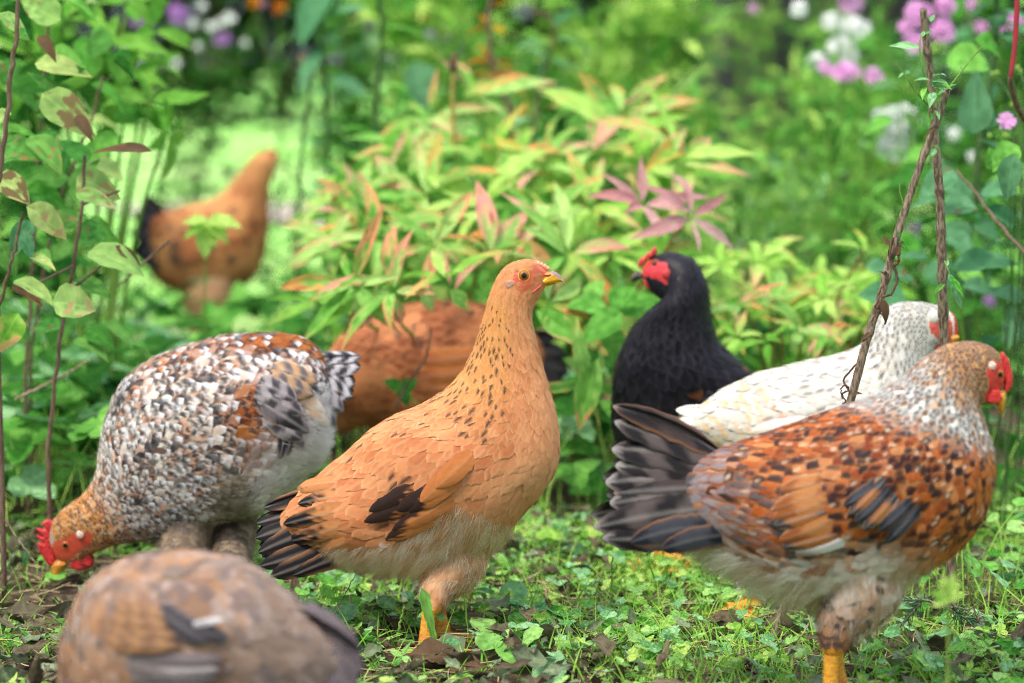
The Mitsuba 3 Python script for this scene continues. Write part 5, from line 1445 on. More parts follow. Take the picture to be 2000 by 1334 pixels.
def garden_back():
    rng = np.random.default_rng(302)
    # (px of the foot, distance, height m, spread m, leaves, leaf length, materials, profile, width, label, category)
    lime, mid, blue, deep = 'leaf_lime', 'leaf_mid', 'leaf_blue', 'leaf_deep'
    rows = [
        (690, 5.6, .86, .15, 420, .085, [blue, mid], 'lance', .3, 'bluish green leafy perennial left of the dark upright stem', 'plant'),
        (800, 5.2, .92, .2, 620, .075, [lime, lime, mid], 'lance', .32, 'lime green leafy perennial right of the dark upright stem', 'plant'),
        (930, 5.8, .92, .22, 620, .075, [lime, mid], 'lance', .3, 'green perennial behind the top of the peony, with the red brown stem before it', 'plant'),
        (1090, 5.4, .95, .22, 680, .075, [lime, lime, mid], 'lance', .3, 'lime green perennial above the middle of the peony', 'plant'),
        (1215, 5.9, .96, .19, 600, .08, [lime, lime], 'lance', .3, 'bright lime perennial above the right half of the peony', 'plant'),
        (1290, 5.3, .94, .13, 420, .085, [lime, lime, mid], 'lance', .28, 'tall yellow green perennial left of the dark shed gap', 'plant'),
        (1500, 5.0, .52, .18, 420, .07, [lime, mid], 'lance', .3, 'low light green perennial below the dark shed gap', 'plant'),
        (1500, 7.2, 1.0, .16, 150, .08, [lime, mid], 'lance', .3, 'sparse tall green plant right before the dark shed', 'plant'),
        (1625, 5.9, .93, .07, 140, .07, [lime, mid], 'lance', .3, 'slim green perennial right of the dark shed gap', 'plant'),
        (1720, 5.6, .60, .22, 560, .07, [mid, lime], 'lance', .3, 'leafy green clump below the pink flowers', 'plant'),
        (1860, 5.2, .70, .20, 420, .075, [mid, blue], 'lance', .32, 'green clump behind the crossed twigs', 'plant'),
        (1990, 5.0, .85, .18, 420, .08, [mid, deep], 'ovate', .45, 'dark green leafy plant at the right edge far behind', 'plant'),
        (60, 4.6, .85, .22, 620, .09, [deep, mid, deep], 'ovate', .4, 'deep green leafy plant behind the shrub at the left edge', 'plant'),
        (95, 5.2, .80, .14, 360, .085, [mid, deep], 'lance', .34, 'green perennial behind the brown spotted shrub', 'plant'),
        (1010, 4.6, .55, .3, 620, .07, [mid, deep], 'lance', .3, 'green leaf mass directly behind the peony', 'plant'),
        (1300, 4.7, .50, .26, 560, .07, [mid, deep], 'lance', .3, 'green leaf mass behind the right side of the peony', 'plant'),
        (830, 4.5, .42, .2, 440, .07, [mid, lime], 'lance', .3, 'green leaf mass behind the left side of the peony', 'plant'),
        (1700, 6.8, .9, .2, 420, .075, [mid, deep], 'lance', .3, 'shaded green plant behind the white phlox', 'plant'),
    ]
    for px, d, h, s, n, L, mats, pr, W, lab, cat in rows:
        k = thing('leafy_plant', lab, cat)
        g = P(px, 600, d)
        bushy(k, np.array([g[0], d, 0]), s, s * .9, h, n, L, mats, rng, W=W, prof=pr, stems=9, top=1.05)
    # fine leaved aster bush
    k = thing('aster_bush', 'bushy fine leaved green plant without flowers right of the peony', 'plant')
    g = P(1470, 600, 4.4)
    bushy(k, np.array([g[0], 4.4, 0]), .19, .16, .44, 4200, .022, ['leaf_mid', 'leaf_clover_blue', 'leaf_lime'], rng, W=.3, prof='lance', stems=40, stem_r=.0014, nt=4, nu=3, up=.6)
    # phlox and daisies with their heads
    def flowers(label, mat, d, foot, heads, h=None, single=False, n=None, leaf='leaf_mid', name='phlox_plant', r=.0028):
        k = thing(name, label, 'flower')
        f0 = P(foot, 600, d)
        f0 = np.array([f0[0], d, 0])
        for px, py, rp in heads:
            c = P(px, py, d)
            flower_head(k, px, py, d, rp, mat, rng, single=single, n=n)
            foot_ = f0 + [rng.normal(0, .03), rng.normal(0, .03), -.02]
            stem_part(k, [foot_, (foot_ + c) / 2 + rng.normal(0, .015, 3), c + [0, .012, -.01]], r, r * .6, 'stem_green', sides=5)
        nl = 26 * len(heads)
        t = rng.random(nl)
        hh = np.array([P(a, b, d) for a, b, _ in heads])[rng.integers(0, len(heads), nl)]
        base = f0 + (hh - f0) * (0.15 + .72 * t)[:, None] + rng.normal(0, .012, (nl, 3))
        dirs = unit(rng.normal(0, 1, (nl, 3)) * [1, 1, .3] + [0, 0, .25])
        mass_part(k, 'foliage', leaf, leaf_mass(base, dirs, [0, 0, 1.0], .075 * rng.uniform(.6, 1.1, nl), .02, rng.uniform(.2, .9, nl), .25, rng, nt=6, nu=3, tone=rng.integers(0, 16, nl)))

    flowers('pink phlox with a few open florets left of the crossed twigs', 'petal_pink', 4.1, 1665, [(1648, 148, 30), (1612, 136, 18), (1704, 150, 20)], n=4)
    flowers('large pink phlox head behind the tip of the crossed twigs', 'petal_pink', 4.0, 1800, [(1795, 30, 32), (1838, 66, 30), (1788, 88, 28), (1846, 14, 24), (1768, 60, 18)], n=5)
    flowers('pink phlox bloom cut by the top edge of the picture', 'petal_pink', 4.3, 1680, [(1658, 4, 30), (1640, -30, 34)], n=5)
    flowers('small pink phlox florets at the upper right corner', 'petal_pink', 4.4, 1960, [(1915, 54, 15), (1986, 46, 22), (1950, 60, 12), (1898, 10, 14)], n=5)
    flowers('white phlox with round heads above the pink florets', 'petal_white', 4.5, 1660, [(1624, 46, 22), (1668, 56, 26), (1644, 100, 34), (1596, 124, 22), (1560, 20, 18)], n=8)
    flowers('low white phlox seen through the crossed twigs', 'petal_white', 4.6, 1760, [(1758, 242, 40), (1742, 290, 32), (1716, 232, 18)], n=9)
    flowers('small white phlox right of the crossed twigs', 'petal_white', 4.7, 1870, [(1862, 262, 15), (1900, 308, 12), (1828, 330, 14)], n=6)
    flowers('small dark pink bloom in the green at the top right', 'petal_pink', 5.0, 1475, [(1472, 18, 11)], n=4)
    flowers('white daisies standing before the dark hedge at the upper left', 'petal_white', 6.0, 400, [(375, 46, 11), (448, 36, 13), (412, 52, 11), (478, 84, 9), (388, 90, 9), (345, 124, 10), (266, 108, 9), (395, 10, 9), (430, 44, 9)], single=True, n=10, name='daisy_plant', r=.002, leaf='leaf_deep')
    flowers('purple blooms beside the white daisies at the upper left', 'petal_purple', 6.0, 310, [(276, 42, 22), (348, 30, 22), (434, 78, 16), (505, 6, 14)], n=7, name='purple_flower_plant', leaf='leaf_deep')
    flowers('purple blooms left of the dark upright stem', 'petal_purple', 5.6, 700, [(704, 22, 17), (722, 58, 18), (840, 72, 12)], n=6, name='purple_flower_plant')
    flowers('small purple blooms low behind the white hen', 'petal_purple', 4.3, 1800, [(1786, 448, 13), (1932, 590, 13), (1902, 560, 9)], n=5, name='purple_flower_plant')
    flowers('orange blooms at the top beside the large dark leaf', 'leaf_orange', 5.4, 540, [(500, 4, 16), (545, 16, 16), (598, 122, 12)], n=6, name='marigold_plant', leaf='leaf_deep')
    flowers('yellow bloom above the left of the peony', 'leaf_orange', 5.0, 822, [(822, 34, 14), (1020, 175, 10)], n=5, name='marigold_plant')
    # upright stems
    def upright(label, pts, d, r, mat, leaves, leafmat, L=.07, cat='plant', seed=1, name='tall_stem_plant'):
        g = np.random.default_rng(seed)
        k = thing(name, label, cat)
        q = [P(x, y, d) for x, y in pts]
        if q[-1][2] > 0.02:
            q.append(np.array([q[-1][0] + .01, d, -.02]))
        p = spline(q, 30)
        stem_part(k, q, r * .7, r, mat, n=30, knobs=.0012, rng=g)
        j = g.integers(0, 22, leaves)
        dirs = unit(g.normal(0, 1, (leaves, 3)) * [1, .7, .3] + [0, 0, .2])
        leaf_parts(k, leafmat, p[j] + dirs * .004, dirs, [0, -.2, 1.0], L * g.uniform(.6, 1.1, leaves), L * .3 * g.uniform(.8, 1.3, leaves), g.uniform(.3, 1.2, leaves), .25, g, nt=7, nu=3, tone=g.integers(0, 12, leaves))
    upright('dark green upright stem with few leaves left of the peony', [(738, -40), (745, 60), (742, 130), (734, 220), (738, 290), (746, 360), (750, 480)], 3.9, .0062, 'stem_dark', 14, 'leaf_mid', seed=3)
    upright('thin dark stem with yellowing leaves between the far hen and the peony', [(606, 150), (600, 210), (588, 300), (584, 400), (580, 560)], 4.1, .005, 'stem_dark', 8, 'leaf_peony_yellow', .045, seed=4)
    upright('red brown stem with red leaves above the peony', [(964, -30), (955, 40), (960, 120), (1000, 230), (1010, 330)], 4.2, .006, 'stem_brown', 14, 'leaf_orange', .05, seed=5)
    upright('large drooping bluish leaves on a thin stem above the peony', [(1030, 20), (1085, 60), (1060, 160), (1040, 300)], 4.1, .003, 'stem_brown', 9, 'leaf_blue', .09, seed=7)
    upright('green stem behind the crossed twigs at the right', [(1948, -20), (1945, 80), (1932, 170), (1916, 260), (1900, 400), (1890, 500)], 3.3, .0058, 'stem_dark', 12, 'leaf_rose', .08, seed=8)
    upright('slender green stem left of the crossed twigs', [(1688, 140), (1692, 260), (1698, 360), (1700, 470)], 4.3, .0055, 'stem_green', 10, 'leaf_mid', .06, seed=9)
    # one big leaf hanging in at the top
    k = thing('broadleaf_plant', 'plant with big dark oval leaves hanging in at the top left of centre', 'plant')
    stem_part(k, [P(610, -60, 4.4), P(630, 60, 4.4), P(640, 300, 4.45), np.array([P(640, 300, 4.5)[0], 4.5, -.02])], .003, .005, 'stem_dark', n=20)
    leaf_parts(k, 'leaf_rose', [P(640, -25, 4.4), P(625, 95, 4.4), P(650, 150, 4.4), P(640, 30, 4.4), P(812, 120, 4.3)], [unit(P(575, 70, 4.35) - P(640, -25, 4.4)), unit(P(560, 190, 4.3) - P(625, 95, 4.4)), [.8, -.3, -.3], [.7, -.5, .3], [.25, -.3, -.9]],
               [[-.5, -.7, .4], [-.3, -.6, .7], [0, -.4, .9], [0, -.4, .9], [.2, -.9, .2]], [.125, .11, .08, .09, .10], [.075, .035, .04, .04, .06], .5, .2, rng, prof='ovate', tone=3)


PEONY = [  # px, py, distance, radius px, leaves, material
    (925, 190, 3.75, 120, 4, 'leaf_peony', (0.5, -.3, .8)), (842, 232, 3.7, 95, 7, 'leaf_peony'), (1215, 225, 3.7, 140, 8, 'leaf_peony', (.1, -.4, .8)), (1115, 215, 3.75, 100, 5, 'leaf_peony', (-.5, -.3, .7)), (1300, 215, 3.75, 100, 6, 'leaf_peony', (.5, -.3, .7)),
    (1160, 300, 3.6, 125, 7, 'leaf_peony'), (955, 305, 3.55, 110, 7, 'leaf_peony_yellow'), (1325, 305, 3.5, 135, 7, 'leaf_peony_yellow', (.3, -.5, .8)), (1060, 330, 3.55, 120, 7, 'leaf_peony'), (760, 335, 3.55, 85, 5, 'leaf_peony'), (800, 300, 3.6, 85, 5, 'leaf_peony_yellow'),
    (1255, 400, 3.12, 105, 8, 'leaf_peony_mauve', (.1, -.7, .6)), (1345, 425, 3.12, 100, 7, 'leaf_peony_mauve', (.5, -.7, .4)), (1150, 405, 3.4, 115, 7, 'leaf_peony_yellow'), (700, 395, 3.4, 105, 8, 'leaf_peony'), (640, 395, 3.45, 80, 6, 'leaf_peony'), (835, 385, 3.4, 125, 8, 'leaf_peony'),
    (945, 405, 3.35, 125, 8, 'leaf_peony_yellow'), (1060, 440, 3.25, 135, 8, 'leaf_peony'), (740, 470, 3.25, 130, 8, 'leaf_peony'), (655, 480, 3.3, 105, 6, 'leaf_peony'), (850, 480, 3.2, 125, 8, 'leaf_peony'), (960, 500, 3.15, 125, 8, 'leaf_peony'), (1110, 500, 3.15, 130, 8, 'leaf_peony'),
    (1190, 500, 3.3, 110, 7, 'leaf_peony_yellow'), (1290, 500, 3.45, 100, 6, 'leaf_peony_green'), (690, 555, 3.0, 130, 7, 'leaf_peony', (-.2, -.7, .6)), (770, 570, 2.98, 120, 7, 'leaf_peony', (.1, -.7, .6)), (620, 590, 3.1, 115, 6, 'leaf_peony_green', (-.4, -.5, .7)), (870, 545, 3.0, 110, 6, 'leaf_peony_yellow'),
    (1150, 745, 2.95, 125, 5, 'leaf_peony', (.1, -.9, -.3)), (1070, 592, 3.02, 100, 4, 'leaf_peony', (.5, -.8, .3)), (1215, 760, 3.2, 80, 4, 'leaf_peony', (-.2, -.8, -.1)), (1010, 380, 3.5, 100, 6, 'leaf_peony_yellow'), (890, 300, 3.6, 90, 5, 'leaf_peony'), (1240, 330, 3.6, 100, 6, 'leaf_peony_yellow'),
]
PEONY2 = [(1480, 515, 3.35, 105, 7), (1560, 525, 3.4, 100, 7), (1690, 490, 3.3, 95, 6, 'leaf_peony_yellow', (0, -.3, 1)), (1410, 520, 3.35, 90, 6, 'leaf_peony_yellow'), (1510, 590, 3.25, 105, 7, 'leaf_peony'), (1610, 585, 3.25, 105, 7), (1450, 600, 3.2, 90, 6, 'leaf_peony'),
          (1660, 560, 3.3, 95, 6), (1560, 650, 3.15, 95, 6, 'leaf_peony'), (1440, 660, 3.15, 85, 6), (1620, 660, 3.1, 85, 6, 'leaf_peony'), (1500, 670, 3.1, 80, 6, 'leaf_peony_green'), (1700, 620, 3.25, 80, 5)]


def peonies():
    rng = np.random.default_rng(303)
    k = thing('peony_plant', 'peony bush with pink and orange edged autumn leaves in the middle of the picture', 'plant')
    rosettes(k, [(a, b, d, r * 1.25, max(4, n - 1), *z) for a, b, d, r, n, *z in PEONY], 'leaf_peony', rng, W=.21)
    py_, yl, mv = 'leaf_peony', 'leaf_peony_yellow', 'leaf_peony_mauve'
    leaf_px(k, [(748, 582, 668, 652, 40, 3.0, py_, .5, .3), (768, 578, 784, 640, 32, 2.99, py_, .4, .2), (705, 560, 602, 582, 44, 3.02, py_, .4, .5), (740, 545, 620, 560, 36, 3.0, py_, .5, .6), (880, 565, 918, 606, 32, 3.0, py_, .5, .3), (820, 560, 850, 612, 34, 3.0, py_, .5, .3), (690, 600, 600, 650, 40, 3.02, 'leaf_peony_green', .4, .4),
                (1048, 606, 1142, 676, 52, 2.98, py_, .4, .3), (1168, 700, 1128, 842, 54, 2.93, py_, .3, .2), (1205, 735, 1178, 792, 34, 3.1, py_, .3, .2), (1100, 700, 1160, 740, 34, 3.0, py_, .5, .4),
                (902, 192, 1022, 130, 36, 3.7, py_, .7, .5), (1192, 228, 1056, 158, 34, 3.68, yl, .6, .5), (1205, 262, 1072, 172, 36, 3.66, yl, .5, .5), (1182, 205, 1138, 142, 30, 3.66, py_, .4, .4), (1250, 222, 1362, 184, 36, 3.66, py_, .6, .5), (1230, 245, 1342, 236, 38, 3.64, yl, .6, .6), (1222, 272, 1332, 214, 36, 3.62, yl, .6, .5),
                (1330, 306, 1476, 292, 38, 3.45, yl, .4, .5), (1325, 318, 1462, 334, 28, 3.45, py_, .4, .5), (1290, 320, 1338, 252, 46, 3.46, py_, .3, .4), (1345, 312, 1388, 268, 42, 3.46, yl, .3, .4), (1240, 312, 1280, 248, 38, 3.5, yl, .3, .4),
                (766, 352, 736, 302, 42, 3.5, py_, .4, .3), (800, 335, 848, 252, 36, 3.55, py_, .3, .3), (690, 400, 628, 344, 30, 3.4, py_, .4, .5), (706, 392, 676, 322, 26, 3.4, py_, .3, .4), (716, 394, 702, 334, 24, 3.38, py_, .3, .4), (690, 425, 606, 402, 32, 3.4, py_, .5, .6), (665, 468, 572, 518, 40, 3.3, py_, .4, .4), (700, 440, 600, 450, 30, 3.35, py_, .5, .6),
                (1000, 470, 920, 452, 40, 3.2, py_, .5, .5), (1010, 470, 1090, 540, 44, 3.18, py_, .5, .4), (1120, 480, 1085, 380, 42, 3.3, yl, .3, .3), (1130, 470, 1175, 400, 36, 3.3, yl, .3, .3), (900, 420, 990, 440, 40, 3.3, yl, .5, .6), (1040, 330, 960, 260, 40, 3.5, yl, .4, .5), (960, 330, 955, 250, 34, 3.5, yl, .3, .3), (1000, 300, 1120, 290, 38, 3.55, py_, .6, .6)], rng, prof='lance', fold=.3, wave=.12)
    crown = np.array([P(1000, 700, 3.6)[0], 3.65, -.02])
    for row in PEONY[::2]:
        c = P(row[0], row[1], row[2])
        stem_part(k, [crown + rng.normal(0, .05, 3) * [1, 1, 0], (crown + c) / 2 + rng.normal(0, .02, 3) + [0, 0, .05], c], .0042, .002, 'stem_orange' if rng.random() < .6 else 'stem_green')
    fill = [(rng.uniform(600, 1420), rng.uniform(300, 720), rng.uniform(3.5, 4.1), rng.uniform(95, 140), 7, ['leaf_peony_green', 'leaf_peony_yellow', 'leaf_mid'][rng.integers(0, 3)]) for _ in range(100)]
    fill = [r for r in fill if ((r[0] - 1010) / 420) ** 2 + ((r[1] - 560) / 330) ** 2 < 1]
    rosettes(k, fill, 'leaf_peony_green', rng, parts=False)
    # the cut stalk with a dark tip
    stem_part(k, [P(890, 300, 3.6), P(884, 200, 3.6), P(886, 135, 3.6)], .004, .0032, 'stem_orange')
    v, f = tube([P(886, 140, 3.6), P(884, 122, 3.6), P(889, 104, 3.6)], [.0055, .007, .003], 9)
    part(k, 'dry_bud', v, f, 'bract_dark')
    k = thing('peony_plant', 'low yellow green peony bush between the black hen and the crossed twigs', 'plant')
    rosettes(k, PEONY2, 'leaf_peony_yellow', rng)
    crown = np.array([P(1550, 700, 3.4)[0], 3.45, -.02])
    for row in PEONY2[::2]:
        c = P(row[0], row[1], row[2])
        stem_part(k, [crown + rng.normal(0, .04, 3) * [1, 1, 0], (crown + c) / 2 + [0, 0, .04], c], .0036, .002, 'stem_orange')
    fill = [(rng.uniform(1400, 1720), rng.uniform(540, 760), rng.uniform(3.3, 3.8), 85, 6, ['leaf_peony_green', 'leaf_peony_yellow'][rng.integers(0, 2)]) for _ in range(30)]
    rosettes(k, fill, 'leaf_peony_green', rng, parts=False)
    # the green peony at the upper left
    k = thing('peony_plant', 'green peony with long pale leaves reaching over the lawn at the upper left', 'plant')
    rows = [(290, 200, 3.35, 150, 6, None, (.6, -.4, .6)), (330, 255, 3.35, 120, 6, None, (.7, -.3, .3)), (250, 150, 3.4, 120, 6), (200, 85, 3.4, 150, 6, None, (.6, -.4, .7)), (300, 60, 3.5, 110, 5, None, (.5, -.3, .8)), (120, 40, 3.4, 140, 6), (60, 110, 3.4, 130, 6), (190, 230, 3.4, 110, 6), (150, 160, 3.5, 120, 6), (40, 20, 3.3, 120, 6), (250, 10, 3.6, 120, 6), (310, 130, 3.6, 90, 5)]
    rosettes(k, rows, 'leaf_peony_green', rng, W=.30, droop=(.2, .9), fold=.25, tone=(0, 9))
    crown = np.array([P(170, 700, 3.5)[0], 3.5, -.02])
    for row in rows:
        c = P(row[0], row[1], row[2])
        stem_part(k, [crown + rng.normal(0, .05, 3) * [1, 1, 0], (crown + c) / 2 + [0, 0, .05], c], .004, .002, 'stem_green')


def leaf_px(plant, rows, rng, prof='ovate', fold=.3, wave=.08):
    """Leaves given by base and tip in the frame: (x0, y0, x1, y1, width px, distance, material, droop, facing up 0..1)."""
    for x0, y0, x1, y1, w, d, mt, dr_, fu in rows:
        a, b = P(x0, y0, d), P(x1, y1, d - rng.uniform(-.02, .03))
        L = np.linalg.norm(b - a)
        up = np.array([rng.normal(0, .2), -(1 - fu), fu + .15])
        leaf_parts(plant, mt, [a], [unit(b - a) + .25 * dr_ * unit(up)], [up], [L * (1 + .12 * dr_)], [w * d / F], [dr_], [fold], rng, prof=prof, wave=wave, tone=[rng.integers(4, 15)], nt=9, nu=7)


def shrubs():
    rng = np.random.default_rng(304)
    pale, dog, dead = 'leaf_dogwood_pale', 'leaf_dogwood', 'leaf_dead'
    k = thing('dogwood_shrub', 'dark stemmed shrub with brown spotted leaves along the left edge', 'shrub')
    leaf_px(k, [(82, 182, 182, 262, 74, 2.75, pale, .4, .3), (150, 225, 178, 268, 26, 2.74, dead, .8, .3), (296, 296, 178, 288, 34, 2.72, dead, .6, .5), (-10, 345, 58, 392, 64, 2.7, pale, .5, .4), (52, 402, 132, 462, 56, 2.7, pale, .4, .4), (60, 380, 110, 470, 40, 2.72, dog, .5, .4),
                (28, 548, 104, 580, 46, 2.7, pale, .7, .5), (22, 560, 90, 590, 36, 2.71, dead, .7, .5), (102, 590, 184, 600, 78, 2.66, pale, .6, .35), (172, 492, 272, 520, 62, 2.74, pale, .7, .5), (225, 480, 276, 516, 26, 2.73, dead, .5, .5), (150, 345, 232, 385, 60, 2.78, pale, .4, .3), (148, 378, 222, 398, 40, 2.75, pale, .7, .5),
                (36, 612, -8, 690, 60, 2.6, 'leaf_peony_yellow', .5, .3), (60, 500, 106, 520, 30, 2.7, pale, .5, .6), (150, 545, 218, 580, 44, 2.76, dog, .4, .5), (75, 70, 110, 115, 30, 2.8, dead, .8, .3), (30, 60, 55, 75, 24, 2.7, dog, .3, .5), (0, 25, 55, 72, 34, 2.7, pale, .3, .5),
                (20, 215, -15, 250, 40, 2.7, pale, .4, .4), (120, 200, 60, 140, 50, 2.85, dog, .3, .4), (60, 265, 120, 330, 60, 2.8, dog, .5, .4), (10, 280, 75, 310, 60, 2.8, dog, .5, .3), (100, 440, 170, 420, 56, 2.85, dog, .4, .4), (60, 430, 20, 500, 44, 2.75, 'leaf_rose', .6, .2), (45, 455, 62, 505, 30, 2.7, 'leaf_rose', .5, .2),
                (170, 320, 120, 270, 50, 2.85, dog, .4, .5), (200, 440, 150, 480, 56, 2.85, dog, .4, .4), (0, 470, 30, 540, 46, 2.8, dog, .4, .4), (120, 640, 60, 640, 44, 2.8, dog, .4, .5), (150, 660, 210, 700, 54, 2.85, dog, .4, .5)], rng)
    n = 110
    px, py = rng.uniform(-60, 235, n), rng.uniform(-30, 660, n)
    keep = (px < 250 - 0.10 * np.abs(py - 330)) & ~((px > 175) & (py > 330) & (py < 600))
    px, py = px[keep], py[keep]
    n = len(px)
    base = P(px, py, rng.uniform(2.85, 3.4, n))
    dirs = unit(rng.normal(0, 1, (n, 3)) * [1, .6, .6] + [.1, -.2, -.1])
    mats = [[dog, dog, pale, 'leaf_mid', 'leaf_deep', 'leaf_deep'][i] for i in rng.integers(0, 6, n)]
    leaf_parts(k, mats, base, dirs, unit(np.array([0, -.5, .8]) + rng.normal(0, .3, (n, 3))), rng.uniform(.045, .075, n), rng.uniform(.024, .04, n), rng.uniform(.3, 1.0, n), .3, rng, prof='ovate', wave=.08, tone=rng.integers(0, 13, n), nt=8, nu=5)
    for pts, d, r in ([(38, -20), (30, 80), (18, 170), (6, 300), (-10, 420)], 2.66, .0032), ([(165, 305), (160, 400), (142, 520), (118, 660), (104, 790), (95, 900)], 2.76, .0026), ([(45, 415), (28, 490), (2, 585), (-30, 700)], 2.72, .0022), ([(100, -10), (92, 90), (80, 240), (70, 400), (60, 600), (50, 800)], 3.0, .0024), ([(200, 150), (170, 260), (120, 380), (80, 560), (60, 760)], 3.05, .0022):
        q = [P(x, y, d) for x, y in pts]
        q.append(np.array([q[-1][0], d, -.02]))
        stem_part(k, q, r * .75, r * 1.1, 'stem_brown', n=34, knobs=.0008, rng=rng)
    for a, b, d in (((110, 590), (240, 485), 2.75), ((160, 400), (235, 372), 2.77), ((142, 520), (60, 560), 2.73), ((330, 470), (230, 560), 2.9)):
        stem_part(k, [P(*a, d), P(*b, d)], .0018, .0012, 'stem_brown')
    # rose at the right
    k = thing('rose_bush', 'rose bush with bluish green leaves and a red cane at the right edge', 'shrub')
    r_ = 'leaf_rose'
    leaf_px(k, [(1864, 332, 1796, 384, 58, 2.95, r_, .4, .4), (1835, 352, 1905, 398, 70, 3.0, r_, .5, .5), (1905, 400, 1830, 412, 66, 2.98, r_, .5, .6), (1940, 330, 1936, 290, 40, 2.8, 'leaf_mid', .5, .3), (1990, 285, 1938, 330, 60, 2.75, 'leaf_mid', .6, .4), (1982, 300, 1962, 392, 50, 2.72, r_, .5, .2),
                (1900, 262, 1908, 140, 72, 3.1, r_, .3, .2), (1770, 590, 1680, 570, 76, 3.05, r_, .4, .6), (1745, 535, 1800, 560, 60, 3.1, r_, .4, .6), (1690, 520, 1760, 545, 60, 3.1, r_, .4, .6), (1860, 525, 1985, 505, 80, 3.0, r_, .5, .6), (1880, 560, 1960, 575, 70, 3.05, r_, .4, .6),
                (1980, 440, 1925, 400, 60, 2.95, r_, .4, .5), (1915, 380, 1985, 370, 50, 2.95, r_, .5, .6), (1850, 460, 1905, 500, 60, 3.1, r_, .4, .6), (1995, 590, 1930, 560, 60, 3.0, r_, .5, .5), (1740, 230, 1690, 260, 40, 3.2, 'leaf_mid', .4, .5), (1905, 75, 1960, 110, 60, 3.1, 'leaf_mid', .5, .5), (1850, 110, 1930, 130, 70, 3.2, 'leaf_mid', .4, .3)], rng)
    n = 70
    px, py = rng.uniform(1780, 2060, n), rng.uniform(300, 700, n)
    base = P(px, py, rng.uniform(3.1, 3.7, n))
    dirs = unit(rng.normal(0, 1, (n, 3)) * [1, .6, .4] + [0, -.2, 0])
    leaf_parts(k, [[r_, 'leaf_deep', 'leaf_mid'][i] for i in rng.integers(0, 3, n)], base, dirs, unit(np.array([0, -.4, .9]) + rng.normal(0, .25, (n, 3))), rng.uniform(.04, .075, n), rng.uniform(.025, .045, n), rng.uniform(.3, .8, n), .25, rng, prof='ovate', wave=.06, tone=rng.integers(0, 10, n))
    q = [P(1988, -40, 2.7), P(1984, 60, 2.7), P(1974, 150, 2.7), P(1984, 200, 2.72), P(2010, 250, 2.75), P(2060, 420, 2.8)]
    stem_part(k, q[:3], .0030, .0030, 'stem_red', n=14, name='red_cane')
    stem_part(k, q[2:], .0034, .0042, 'stem_brown', n=18)
    stem_part(k, [P(2060, 420, 2.8), P(2080, 700, 2.9), np.array([P(2080, 700, 2.95)[0], 2.95, -.02])], .0042, .005, 'stem_brown', n=18)
    stem_part(k, [P(1866, 332, 2.95), P(1895, 365, 2.93), P(1940, 425, 2.9), P(2005, 500, 2.85), P(2075, 600, 2.88)], .0014, .0024, 'stem_brown', n=22, knobs=.0006, rng=rng)
    for i, (x, y) in enumerate([(1860, 480), (1905, 600), (1830, 620)]):
        c = P(x, y, 3.1)
        stem_part(k, [c, c + [.03, .06, -.15], np.array([c[0] + .05, 3.2, -.02])], .0018, .003, 'stem_green')
    k = thing('rose_bush', 'low young rose with broad bright leaves between the buff and the black hen', 'shrub')
    leaf_px(k, [(1185, 598, 1108, 592, 70, 3.02, 'leaf_mid', .4, .55), (1190, 600, 1235, 560, 62, 3.04, 'leaf_mid', .4, .5), (1215, 612, 1130, 668, 66, 2.98, 'leaf_mid', .4, .45), (1210, 605, 1290, 585, 66, 3.06, 'leaf_mid', .4, .5), (1150, 590, 1175, 545, 54, 3.06, 'leaf_mid', .4, .5), (1195, 640, 1200, 700, 50, 3.0, 'leaf_mid', .5, .4)], rng, fold=.15)
    stem_part(k, [P(1190, 600, 3.04), P(1200, 700, 3.06), np.array([P(1205, 760, 3.08)[0], 3.08, -.02])], .0016, .0026, 'stem_green')
    # aster with one bloom
    k = thing('aster_plant', 'thin budded aster with one small pink bloom at the right edge', 'flower')
    f0 = np.array([P(2000, 500, 3.0)[0], 3.0, -.02])
    for i in range(16):
        x, y = rng.uniform(1925, 2005), rng.uniform(125, 300)
        c = P(x, y, 2.95 + .1 * rng.random())
        stem_part(k, [f0 + rng.normal(0, .05, 3) * [1, 1, 0], P(1985 + rng.normal(0, 22), 420, 3.0 + .06 * rng.normal()), c], .0012, .0007, 'stem_dark', sides=5)
        v, f = ball(c, .0034, 8, (1, 1, 1.4))
        part(k, 'bud', v, f, 'stem_green')
    flower_head(k, 1966, 237, 2.95, 20, 'petal_pink', rng, single=True, n=12)
